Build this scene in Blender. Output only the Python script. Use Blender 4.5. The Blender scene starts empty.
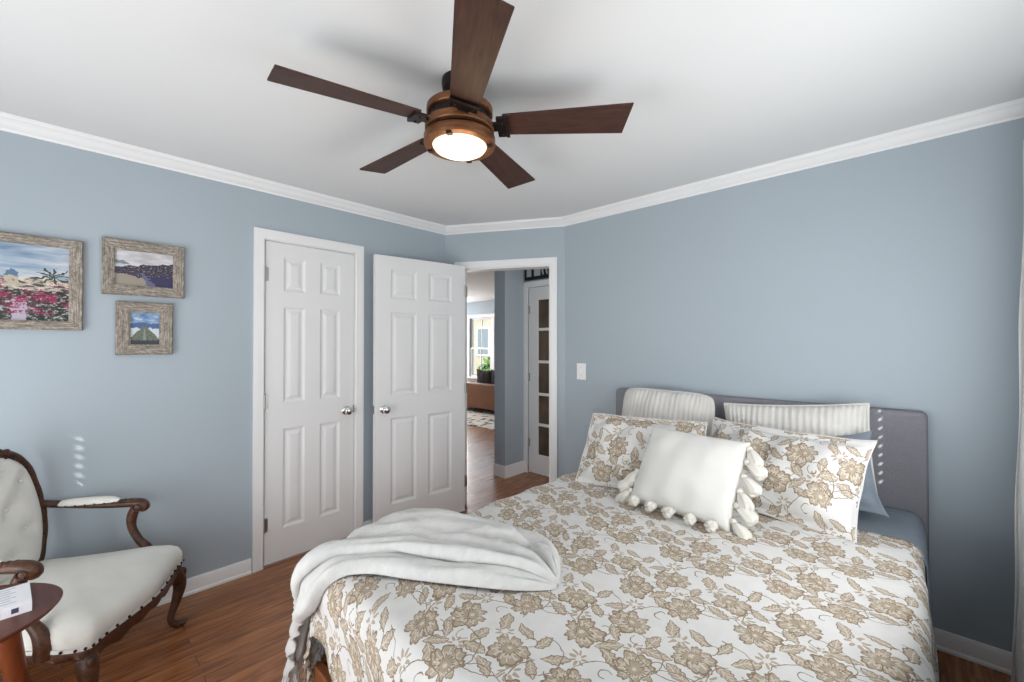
import bpy, bmesh, math, random
from math import sin, cos, pi, sqrt, radians, atan2
from mathutils import Vector, Matrix, noise as mnoise

C = bpy.context.scene
COL = C.collection
random.seed(7)

# ------------------------------------------------------------------ camera
cam_d = bpy.data.cameras.new('camera')
cam_d.sensor_fit = 'HORIZONTAL'; cam_d.sensor_width = 36.0
cam_d.lens = 421.8 / 1024 * 36.0
cam_d.clip_start = 0.02; cam_d.clip_end = 200
cam = bpy.data.objects.new('camera', cam_d); COL.objects.link(cam)
cam.location = (0, 0, 1.386)
cam.rotation_euler = (radians(90.505), 0, radians(43.35))
C.camera = cam

# ------------------------------------------------------------------ view, world, sun, daylight at the windows, added fill lamps
C.view_settings.view_transform = 'Standard'
C.view_settings.look = 'None'
C.view_settings.gamma = 1.0
C.view_settings.use_curve_mapping = False
C.view_settings.exposure = 0.36
C.cycles.use_denoising = True
C.cycles.max_bounces = 10
C.cycles.diffuse_bounces = 6
C.cycles.sample_clamp_indirect = 6.0
C.cycles.caustics_reflective = False
C.cycles.caustics_refractive = False

world = bpy.data.worlds.new('world'); C.world = world
world.use_nodes = True
wbg = world.node_tree.nodes['Background']
wbg.inputs[0].default_value = (0.80, 0.90, 1.0, 1)
wbg.inputs[1].default_value = 2.3

def area(name, loc, rot, sx, sy, power, color=(1, 1, 1), spread=180):
    d = bpy.data.lights.new(name, 'AREA'); d.shape = 'RECTANGLE'
    d.size = sx; d.size_y = sy; d.energy = power; d.color = color
    d.spread = radians(spread)
    o = bpy.data.objects.new(name, d); COL.objects.link(o)
    o.location = loc; o.rotation_euler = rot
    return o

sun_d = bpy.data.lights.new('sun', 'SUN'); sun_d.energy = 9.0; sun_d.angle = radians(0.53)
sun_d.color = (1.0, 0.95, 0.88)
sun = bpy.data.objects.new('sun', sun_d); COL.objects.link(sun)
SUN = Vector((-0.66, 0.75, -0.62)).normalized()
sun.rotation_euler = SUN.to_track_quat('-Z', 'Y').to_euler()
sun.location = (3, -4, 5)

# daylight coming through the blinds of the two bedroom windows, plus added fill lamps
area('daylight_side_window', (0.350, 1.50, 1.38), (0, radians(112), radians(-14)), 1.20, 1.05, 20, (.97, .985, 1.0))
area('rear_side_fill', (0.345, -.62, 1.35), (0, radians(115), 0), 1.20, .80, 17, (.97, .985, 1.0))  # added fill for the left wall and doors, at an invented window
area('daylight_back_window', (-1.55, -1.15, 1.10), (radians(120), 0, 0), 1.50, 1.9, 43, (.97, .985, 1.0))
area('living_room_fill', (-8.4, 4.9, 1.4), (0, radians(-90), 0), 1.6, 2.2, 45, (1, 0.98, 0.96))  # added out-of-view fill for the living room, by a windowless wall
area('floor_glare_fill', (-8.27, 6.62, 1.35), (radians(90), 0, radians(180)), .55, 1.4, 75, (1, .98, .96))  # added lamp for glare on the floor, no window behind it
area('hall_fill', (-1.50, 3.10, 1.5), (0, radians(90), 0), 1.4, 0.5, 5, (1, 0.97, 0.94))  # added fill for the hall, the end wall has no window

# ------------------------------------------------------------------ mesh helper
class MB:
    def __init__(s):
        s.v = []; s.f = []; s.uv = []
    def add(s, verts, faces, uvs=None):
        n = len(s.v)
        s.v += [tuple(p) for p in verts]
        s.uv += list(uvs) if uvs else [(0.0, 0.0)] * len(verts)
        s.f += [tuple(i + n for i in f) for f in faces]
        return s
    def box(s, x0, x1, y0, y1, z0, z1):
        v = [(x, y, z) for x in (x0, x1) for y in (y0, y1) for z in (z0, z1)]
        return s.add(v, [(0, 1, 3, 2), (4, 6, 7, 5), (0, 4, 5, 1), (2, 3, 7, 6), (0, 2, 6, 4), (1, 5, 7, 3)])
    def prism(s, poly, z0, z1):
        n = len(poly)
        v = [(x, y, z0) for x, y in poly] + [(x, y, z1) for x, y in poly]
        f = [tuple(range(n))[::-1], tuple(range(n, 2 * n))]
        f += [(i, (i + 1) % n, n + (i + 1) % n, n + i) for i in range(n)]
        return s.add(v, f)
    def grid(s, nu, nv, fn, uvfn=None, closed_u=False):
        v = []; uv = []
        for j in range(nv):
            for i in range(nu):
                a = i / (nu if closed_u else nu - 1); b = j / (nv - 1)
                v.append(fn(a, b)); uv.append(uvfn(a, b) if uvfn else (a, b))
        f = []
        for j in range(nv - 1):
            for i in range(nu if closed_u else nu - 1):
                k = (i + 1) % nu
                f.append((j * nu + i, j * nu + k, (j + 1) * nu + k, (j + 1) * nu + i))
        return s.add(v, f, uv)
    def rings(s, rings, cap0=True, cap1=True):
        n = len(rings[0]); v = [p for r in rings for p in r]; f = []
        for j in range(len(rings) - 1):
            for i in range(n):
                k = (i + 1) % n
                f.append((j * n + i, j * n + k, (j + 1) * n + k, (j + 1) * n + i))
        if cap0: f.append(tuple(range(n))[::-1])
        if cap1: f.append(tuple(range((len(rings) - 1) * n, len(rings) * n)))
        return s.add(v, f)
    def lathe(s, prof, seg=32, cx=0, cy=0, cap=True):
        return s.rings([[(cx + r * cos(2 * pi * i / seg), cy + r * sin(2 * pi * i / seg), z) for i in range(seg)] for r, z in prof], cap, cap)
    def tube(s, pts, rad, seg=10, flat=1.0, cap=True):
        pts = [Vector(p) for p in pts]
        if not hasattr(rad, '__len__'): rad = [rad] * len(pts)
        rs = []; up = None
        for i, p in enumerate(pts):
            t = (pts[min(i + 1, len(pts) - 1)] - pts[max(i - 1, 0)]).normalized()
            if up is None:
                up = Vector((0, 0, 1)) if abs(t.z) < .9 else Vector((0, 1, 0))
            x = t.cross(up)
            if x.length < 1e-5: x = t.orthogonal()
            x.normalize(); up = x.cross(t).normalized()
            rs.append([tuple(p + x * (rad[i] * cos(2 * pi * k / seg)) + up * (rad[i] * flat * sin(2 * pi * k / seg))) for k in range(seg)])
        return s.rings(rs, cap, cap)
    def ball(s, c, r, seg=12, rows=8):
        rx, ry, rz = r if hasattr(r, '__len__') else (r, r, r)
        return s.rings([[(c[0] + rx * sin(pi * (j + .001) / rows if j == 0 else pi * min(j, rows - .001) / rows) * cos(2 * pi * i / seg),
                          c[1] + ry * sin(pi * (j + .001) / rows if j == 0 else pi * min(j, rows - .001) / rows) * sin(2 * pi * i / seg),
                          c[2] - rz * cos(pi * j / rows)) for i in range(seg)] for j in range(rows + 1)])
    def sweep(s, path, prof, closed=False):
        # path: list of (x, y) floor points with the room on the right hand side; prof: list of (outward into room, z)
        n = len(path); rings = []
        for i in range(n):
            p = Vector(path[i])
            d0 = (p - Vector(path[i - 1])).normalized() if (i > 0 or closed) else None
            d1 = (Vector(path[(i + 1) % n]) - p).normalized() if (i < n - 1 or closed) else None
            n0 = Vector((d0.y, -d0.x)) if d0 else None; n1 = Vector((d1.y, -d1.x)) if d1 else None
            if n0 and n1:
                m = (n0 + n1); m = m / m.dot(n1) if m.length > 1e-6 else n1
            else: m = n0 or n1
            rings.append([(p.x + m.x * o, p.y + m.y * o, z) for o, z in prof])
        if closed: rings.append(rings[0])
        return s.rings(rings, not closed, not closed)
    def build(s, name, mat, parent=None, smooth=False, bevel=0, angle=35, seg=2, subsurf=0):
        me = bpy.data.meshes.new(name)
        me.from_pydata(s.v, [], s.f)
        ul = me.uv_layers.new(name='UVMap')
        for lp in me.loops: ul.data[lp.index].uv = s.uv[lp.vertex_index]
        bm = bmesh.new(); bm.from_mesh(me)
        bmesh.ops.recalc_face_normals(bm, faces=bm.faces); bm.to_mesh(me); bm.free()
        if mat: me.materials.append(mat)
        if smooth:
            me.polygons.foreach_set('use_smooth', [True] * len(me.polygons))
            if smooth != 'all':
                me.set_sharp_from_angle(angle=radians(angle))
        o = bpy.data.objects.new(name, me); COL.objects.link(o)
        if parent: o.parent = parent
        if bevel:
            m = o.modifiers.new('bevel', 'BEVEL'); m.width = bevel; m.segments = seg; m.limit_method = 'ANGLE'; m.angle_limit = radians(40)
        if subsurf:
            m = o.modifiers.new('sub', 'SUBSURF'); m.levels = subsurf; m.render_levels = subsurf
        return o

def thing(name, label, cat, loc=(0, 0, 0), rz=0, group=None):
    o = bpy.data.objects.new(name, None); COL.objects.link(o)
    o.empty_display_size = 0.1
    o.location = loc; o.rotation_euler = (0, 0, rz)
    o['label'] = label; o['category'] = cat
    if group: o['group'] = group
    return o
def tag(o, label, cat, group=None):
    o['label'] = label; o['category'] = cat
    if group: o['group'] = group
    return o
def struct(o):
    o['kind'] = 'structure'; return o
def catmull(pts, n):
    out = []; m = len(pts)
    for i in range(n):
        t = i / (n - 1) * (m - 1); k = min(int(t), m - 2); f = t - k
        P = [pts[max(k - 1, 0)], pts[k], pts[k + 1], pts[min(k + 2, m - 1)]]
        out.append(tuple(0.5 * (2 * b + (c - a) * f + (2 * a - 5 * b + 4 * c - d) * f * f + (3 * b - a - 3 * c + d) * f ** 3) for a, b, c, d in zip(*P)))
    return out
def lin(x): x /= 255; return x / 12.92 if x <= .04045 else ((x + .055) / 1.055) ** 2.4
def rgb(r, g, b): return (lin(r), lin(g), lin(b), 1)
def smooth01(x):
    x = max(0, min(1, x)); return x * x * (3 - 2 * x)

# ------------------------------------------------------------------ materials
class NT:
    def __init__(s, name, rough=.5, metal=0, spec=.5):
        s.mat = bpy.data.materials.new(name); s.mat.use_nodes = True
        s.t = s.mat.node_tree; s.b = s.t.nodes['Principled BSDF']
        s.b.inputs['Roughness'].default_value = rough; s.b.inputs['Metallic'].default_value = metal
        s.b.inputs['Specular IOR Level'].default_value = spec
    def node(s, typ, **kw):
        n = s.t.nodes.new(typ)
        for k, v in kw.items(): setattr(n, k, v)
        return n
    def link(s, a, b): s.t.links.new(a, b)
    def setin(s, inp, val):
        if hasattr(val, 'is_output') or isinstance(val, bpy.types.NodeSocket): s.link(val, inp)
        else: inp.default_value = val
    def m(s, op, *a):
        n = s.node('ShaderNodeMath', operation=op)
        for i, x in enumerate(a): s.setin(n.inputs[i], x)
        return n.outputs[0]
    def coords(s, kind='Object', scale=(1, 1, 1), rot=(0, 0, 0)):
        tc = s.node('ShaderNodeTexCoord'); mp = s.node('ShaderNodeMapping')
        mp.inputs['Scale'].default_value = scale; mp.inputs['Rotation'].default_value = rot
        s.link(tc.outputs[kind], mp.inputs['Vector']); return mp.outputs[0]
    def noise(s, vec, scale=5, detail=4, rough=.55, dist=0):
        n = s.node('ShaderNodeTexNoise'); n.inputs['Scale'].default_value = scale
        n.inputs['Detail'].default_value = detail; n.inputs['Roughness'].default_value = rough; n.inputs['Distortion'].default_value = dist
        s.link(vec, n.inputs['Vector']); return n.outputs['Fac']
    def ramp(s, fac, stops):
        n = s.node('ShaderNodeValToRGB'); e = n.color_ramp.elements
        while len(e) < len(stops): e.new(.5)
        for el, (p, c) in zip(e, stops): el.position = p; el.color = c
        s.setin(n.inputs[0], fac); return n.outputs[0]
    def mix(s, fac, a, b, mode='MIX'):
        n = s.node('ShaderNodeMix', data_type='RGBA', blend_type=mode)
        s.setin(n.inputs['Factor'], fac); s.setin(n.inputs[6], a); s.setin(n.inputs[7], b)
        return n.outputs[2]
    def color(s, c): s.setin(s.b.inputs['Base Color'], c); return s
    def bump(s, h, strength=.2, dist=.01):
        n = s.node('ShaderNodeBump'); n.inputs['Strength'].default_value = strength; n.inputs['Distance'].default_value = dist
        s.link(h, n.inputs['Height']); s.link(n.outputs[0], s.b.inputs['Normal']); return s

def plain(name, c, rough=.5, metal=0, spec=.5, var=.04, scale=6, bump=0, bscale=200):
    n = NT(name, rough, metal, spec); v = n.coords()
    f = n.noise(v, scale, 3)
    d = tuple(max(0, x * (1 - var)) for x in c[:3]) + (1,); e = tuple(min(1, x * (1 + var)) for x in c[:3]) + (1,)
    n.color(n.ramp(f, [(.3, d), (.7, e)]))
    if bump: n.bump(n.noise(v, bscale, 3), bump, .002)
    return n.mat
def fabric(name, c, weave=900, bump=.35, var=.06, rough=.95, mott=None):
    n = NT(name, rough, 0, .15); v = n.coords()
    a = n.noise(v, weave, 2); b = n.noise(v, 14, 4)
    d = tuple(x * (1 - var) for x in c[:3]) + (1,); e = tuple(min(1, x * (1 + var)) for x in c[:3]) + (1,)
    col = n.ramp(b, [(.3, d), (.7, e)])
    if mott:
        col = n.mix(n.ramp(n.noise(v, mott, 2, .7), [(.35, (0, 0, 0, 1)), (.7, (.6, .6, .6, 1))]), col, tuple(x * 1.5 for x in c[:3]) + (1,))
    n.color(col); n.bump(a, bump, .002)
    return n.mat
def wood(name, dark, light, scale=(1.5, 14, 14), rough=.4, contrast=(.35, .68), bump=.08, rot=(0, 0, 0), spec=.4):
    n = NT(name, rough, 0, spec); v = n.coords('Object', scale, rot)
    f = n.noise(v, 2.2, 8, .62, .6); g = n.noise(v, 9, 5, .6)
    h = n.m('ADD', n.m('MULTIPLY', f, .7), n.m('MULTIPLY', g, .3))
    n.color(n.ramp(h, [(contrast[0], dark), (contrast[1], light)])); n.bump(h, bump, .003)
    return n.mat

M = {}
M['wall'] = plain('blue_wall_paint', rgb(166, 177, 185), .62, 0, .3, .015, 1.5, .05, 350)
M['ceiling'] = plain('ceiling_paint', rgb(220, 221, 221), .9, 0, .1, .01, 2)
M['trim'] = plain('white_trim_paint', rgb(232, 232, 232), .38, 0, .4, .012, 3)
M['door'] = plain('white_door_paint', rgb(226, 226, 226), .42, 0, .4, .012, 3)
M['chrome'] = plain('polished_chrome', (.75, .75, .76, 1), .12, 1, .5, .03)
M['nickel'] = plain('brushed_nickel', (.42, .41, .38, 1), .35, 1, .5, .05)
M['plate'] = plain('white_plastic', rgb(238, 238, 238), .3, 0, .5, .01)
M['black'] = plain('black_paint', (.012, .012, .013, 1), .5, 0, .3, .1)
M['pale'] = plain('pale_grey_paint', rgb(178, 178, 180), .6, 0, .2, .03)
M['bronze'] = plain('dark_bronze_metal', rgb(46, 38, 35), .45, .7, .4, .15, 20)
M['copper'] = wood('aged_copper', rgb(74, 46, 30), rgb(144, 96, 62), (6, 6, 40), .42, (.3, .7), .03)
M['copper'].node_tree.nodes['Principled BSDF'].inputs['Metallic'].default_value = .55
M['blade'] = wood('walnut_blade', rgb(36, 23, 18), rgb(80, 48, 36), (3.2, 34, 10), .55, (.34, .70), .05)
M['bedwood'] = wood('bed_frame_wood', rgb(96, 52, 26), rgb(150, 92, 52), (1.2, 14, 14), .5)
M['carved'] = wood('carved_walnut', rgb(30, 17, 12), rgb(100, 62, 40), (12, 12, 12), .40, (.34, .68), .5)
M['tablewood'] = wood('table_walnut', rgb(74, 36, 26), rgb(106, 58, 44), (3, 16, 10), .38, (.3, .7), .02)
M['legwood'] = wood('table_leg_wood', rgb(84, 38, 18), rgb(128, 66, 34), (10, 10, 2), .38, (.3, .7), .02)
M['greyfab'] = fabric('charcoal_upholstery', rgb(124, 124, 130), 500, .5, .05, .95, 260)
M['bluefab'] = fabric('blue_grey_sheet', rgb(130, 140, 151), 700, .2, .05)
M['whitefab'] = fabric('ivory_chair_fabric', rgb(226, 225, 219), 420, .5, .03, .95)
M['cotton'] = fabric('white_slub_cotton', rgb(212, 211, 207), 330, .5, .02)
M['tassel'] = fabric('ivory_tassel_yarn', rgb(214, 211, 203), 160, .9, .04)
M['nail'] = plain('dark_nailhead', rgb(44, 32, 26), .35, .6, .5, .1)
M['curtain'] = fabric('white_curtain', rgb(222, 222, 220), 600, .25, .02)
M['sofa'] = plain('tan_leather', rgb(112, 72, 44), .45, 0, .4, .06, 8)
M['darkcush'] = fabric('dark_cushion', rgb(62, 58, 58), 300, .4, .1)
def mk_blind():
    n = NT('white_slat_blind', .5, 0, .3); tc = n.node('ShaderNodeTexCoord'); sp = n.node('ShaderNodeSeparateXYZ'); n.link(tc.outputs['Object'], sp.inputs[0])
    t = n.m('FLOORED_MODULO', sp.outputs[2], .044)
    n.color(n.ramp(n.m('DIVIDE', t, .044), [(.03, rgb(170, 170, 168)), (.08, rgb(228, 228, 226))])); n.bump(t, .6, .02)
    return n.mat
M['blind'] = mk_blind()

def mk_throw():
    n = NT('white_knit_throw', .98, 0, .1); v = n.coords('UV', (1, 1, 1))
    w = n.noise(v, 130, 3, .7); b = n.noise(v, 900, 2)
    n.color(n.ramp(n.noise(v, 30, 3), [(.3, rgb(206, 206, 204)), (.7, rgb(217, 217, 215))]))
    n.bump(n.m('ADD', w, n.m('MULTIPLY', b, .5)), .55, .006)
    return n.mat
M['throw'] = mk_throw()

def mk_stripe():
    n = NT('cream_ribbed_pillow', .95, 0, .1)
    tc = n.node('ShaderNodeTexCoord'); sp = n.node('ShaderNodeSeparateXYZ'); n.link(tc.outputs['UV'], sp.inputs[0])
    s = n.m('SINE', n.m('MULTIPLY', sp.outputs[0], 2 * pi / .026))
    f = n.ramp(n.m('MULTIPLY_ADD', s, .5, .5), [(.25, rgb(209, 206, 201)), (.7, rgb(216, 214, 209))])
    n.color(f); n.bump(n.m('ADD', s, n.noise(tc.outputs['UV'], 500, 2)), .5, .004)
    return n.mat
M['stripe'] = mk_stripe()

def mk_floor():
    n = NT('oak_floor', .27, 0, .6)
    v = n.coords('Object', (1, 1, 1), (0, 0, radians(90)))
    br = n.node('ShaderNodeTexBrick'); n.link(v, br.inputs['Vector'])
    br.offset = .37; br.inputs['Scale'].default_value = 1
    br.inputs['Brick Width'].default_value = 1.1; br.inputs['Row Height'].default_value = .083
    br.inputs['Mortar Size'].default_value = .0012; br.inputs['Mortar Smooth'].default_value = .3
    br.inputs['Color1'].default_value = (.2, .2, .2, 1); br.inputs['Color2'].default_value = (.8, .8, .8, 1); br.inputs['Mortar'].default_value = (.0, .0, .0, 1)
    g = n.coords('Object', (16, 1.6, 1))
    # shift the grain from plank to plank
    ad = n.node('ShaderNodeVectorMath', operation='ADD'); sc = n.node('ShaderNodeVectorMath', operation='SCALE')
    n.link(br.outputs['Color'], sc.inputs[0]); sc.inputs['Scale'].default_value = 9; n.link(g, ad.inputs[0]); n.link(sc.outputs[0], ad.inputs[1])
    f = n.noise(ad.outputs[0], 1.6, 8, .62, 1.2)
    col = n.ramp(f, [(.28, rgb(104, 58, 30)), (.48, rgb(154, 94, 52)), (.72, rgb(190, 128, 78))])
    tone = n.ramp(br.outputs['Color'], [(0, (.72, .70, .70, 1)), (1, (1.0, 1.0, 1.0, 1))])
    col = n.mix(1.0, col, tone, 'MULTIPLY')
    col = n.mix(br.outputs['Fac'], col, rgb(48, 26, 16))
    n.color(col); n.bump(f, .06, .002)
    return n.mat
M['floor'] = mk_floor()

def mk_barn():
    n = NT('weathered_barnwood', .85, 0, .2)
    v = n.coords('UV', (1, 1, 1))
    f = n.noise(n.coords('UV', (4, 60, 1)), 3, 8, .7, .4); g = n.noise(v, 60, 5, .7)
    h = n.m('ADD', n.m('MULTIPLY', f, .6), n.m('MULTIPLY', g, .4))
    n.color(n.ramp(h, [(.32, rgb(74, 68, 62)), (.48, rgb(132, 123, 113)), (.62, rgb(188, 182, 172))])); n.bump(h, .5, .004)
    return n.mat
M['barn'] = mk_barn()

# --- floral print: a repeat tile of serrated blooms, veined leaves and curled stems, in metres of cloth (UV)
def mk_floral():
    n = NT('taupe_floral_cotton', .92, 0, .12)
    PX, PY, G = .335, .291, .728
    tc = n.node('ShaderNodeTexCoord'); sp = n.node('ShaderNodeSeparateXYZ'); n.link(tc.outputs['UV'], sp.inputs[0])
    nz = n.node('ShaderNodeTexNoise'); nz.inputs['Scale'].default_value = 22; nz.inputs['Detail'].default_value = 2; n.link(tc.outputs['UV'], nz.inputs['Vector'])
    sn = n.node('ShaderNodeSeparateXYZ'); n.link(nz.outputs['Color'], sn.inputs[0])
    U = n.m('MULTIPLY_ADD', sn.outputs[0], .026, sp.outputs[0]); V = n.m('MULTIPLY_ADD', sn.outputs[1], .026, sp.outputs[1])
    def local(cx, cy, rot):
        cx *= G; cy *= G
        lx = n.m('WRAP', n.m('SUBTRACT', U, cx), PX / 2, -PX / 2); ly = n.m('WRAP', n.m('SUBTRACT', V, cy), PY / 2, -PY / 2)
        c, s_ = cos(rot), sin(rot)
        return n.m('MULTIPLY_ADD', lx, c, n.m('MULTIPLY', ly, s_)), n.m('MULTIPLY_ADD', ly, c, n.m('MULTIPLY', lx, -s_))
    def radius(x, y): return n.m('SQRT', n.m('MULTIPLY_ADD', x, x, n.m('MULTIPLY', y, y)))
    F, D, Lg = [], [], []
    def flower(cx, cy, rot, a, lobes=2.5, lop=.16):
        x, y = local(cx, cy, rot); r = radius(x, y); th = n.m('ARCTAN2', y, x)
        p = n.m('ABSOLUTE', n.m('COSINE', n.m('MULTIPLY', th, lobes)))
        q = n.m('ABSOLUTE', n.m('SINE', n.m('MULTIPLY_ADD', p, .9, n.m('MULTIPLY', th, 8))))
        R = n.m('MULTIPLY', n.m('ADD', n.m('MULTIPLY_ADD', n.m('POWER', p, .6), .36, .50), n.m('MULTIPLY_ADD', q, .13, n.m('MULTIPLY', n.m('COSINE', th), lop))), a)
        inside = n.m('LESS_THAN', r, R)
        k = n.m('DIVIDE', r, R)
        F.append(inside)
        D.append(n.m('MULTIPLY', inside, n.m('GREATER_THAN', k, .90)))
        D.append(n.m('MULTIPLY', n.m('MULTIPLY', n.m('LESS_THAN', p, .13), n.m('GREATER_THAN', k, .36)), inside))
        D.append(n.m('LESS_THAN', n.m('ABSOLUTE', n.m('SUBTRACT', k, n.m('MULTIPLY_ADD', q, .14, .30))), .035))
        Lg.append(n.m('MULTIPLY', n.m('LESS_THAN', q, .34), n.m('MULTIPLY', n.m('LESS_THAN', k, .86), n.m('GREATER_THAN', k, .48))))
        Lg.append(n.m('LESS_THAN', n.m('ABSOLUTE', n.m('SUBTRACT', k, n.m('MULTIPLY_ADD', q, .16, .42))), .04))
        Lg.append(n.m('LESS_THAN', k, .12))
    def leaf(cx, cy, rot, L, w):
        x, y = local(cx, cy, rot)
        t = n.m('DIVIDE', x, L)
        hw = n.m('MULTIPLY', n.m('SUBTRACT', 1, n.m('MULTIPLY', t, t)), n.m('MULTIPLY_ADD', n.m('SINE', n.m('MULTIPLY', x, 420)), w * .10, w))
        ay = n.m('ABSOLUTE', y); ins = n.m('LESS_THAN', ay, hw)
        F.append(ins)
        D.append(n.m('MULTIPLY', ins, n.m('GREATER_THAN', ay, n.m('SUBTRACT', hw, .0028))))
        Lg.append(n.m('MULTIPLY', ins, n.m('LESS_THAN', ay, .0014)))
        Lg.append(n.m('MULTIPLY', ins, n.m('GREATER_THAN', n.m('SINE', n.m('MULTIPLY', n.m('SUBTRACT', x, ay), 560)), .82)))
    def arc(cx, cy, rot, R, cut, t=.0013):
        x, y = local(cx, cy, rot); r = radius(x, y)
        D.append(n.m('MULTIPLY', n.m('LESS_THAN', n.m('ABSOLUTE', n.m('SUBTRACT', r, R)), t), n.m('GREATER_THAN', x, cut)))
    def daisy(cx, cy, a):
        x, y = local(cx, cy, .3); r = radius(x, y); th = n.m('ARCTAN2', y, x)
        p = n.m('ABSOLUTE', n.m('COSINE', n.m('MULTIPLY', th, 4)))
        ins = n.m('MULTIPLY', n.m('LESS_THAN', r, n.m('MULTIPLY', p, a)), n.m('GREATER_THAN', r, a * .35))
        F.append(ins)
    flower(.075, .08, .5, .058); flower(.30, .055, 2.4, .052, 3.5, .24); flower(.185, .265, 3.8, .057, 3.5, .20); flower(.405, .245, 5.4, .055, 2.5, .26)
    leaf(.185, .095, .9, .036, .017); leaf(.215, .045, -.5, .034, .015); leaf(.165, .165, 2.3, .034, .016)
    leaf(.315, .165, .2, .037, .016); leaf(.285, .215, 1.5, .034, .016); leaf(.40, .13, 2.7, .038, .017)
    leaf(.055, .225, -.7, .038, .016); leaf(.09, .315, .7, .036, .016); leaf(.30, .335, 2.0, .036, .016); leaf(.015, .345, 1.4, .032, .014)
    leaf(.395, .345, -.35, .034, .014)
    daisy(.255, .13, .030); daisy(.02, .16, .028); daisy(.34, .29, .028); daisy(.135, .375, .026)
    arc(.235, .10, 1.1, .085, .02); arc(.12, .19, 3.9, .075, .0); arc(.36, .19, -1.0, .08, .01); arc(.26, .32, 2.6, .08, .0)
    arc(.02, .28, .4, .07, .01); arc(.43, .03, 1.9, .075, .0)
    arc(.135, .14, .5, .017, -.006); arc(.345, .115, 2.4, .016, -.006); arc(.24, .18, 4.2, .016, -.006); arc(.115, .255, 5.5, .016, -.006); arc(.44, .31, 1.0, .017, -.006); arc(.24, .375, 3.0, .016, -.006)
    def mx(L):
        while len(L) > 1: L = [n.m('MAXIMUM', L[i], L[i + 1]) if i + 1 < len(L) else L[i] for i in range(0, len(L), 2)]
        return L[0]
    base = n.ramp(n.noise(tc.outputs['UV'], 18, 2), [(.3, rgb(207, 206, 204)), (.7, rgb(215, 214, 212))])
    col = n.mix(mx(F), base, rgb(172, 158, 140))
    col = n.mix(mx(Lg), col, rgb(203, 195, 182))
    col = n.mix(mx(D), col, rgb(136, 120, 102))
    n.color(col)
    n.bump(n.noise(tc.outputs['UV'], 700, 2), .25, .002)
    return n.mat
M['floral'] = mk_floral()

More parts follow.
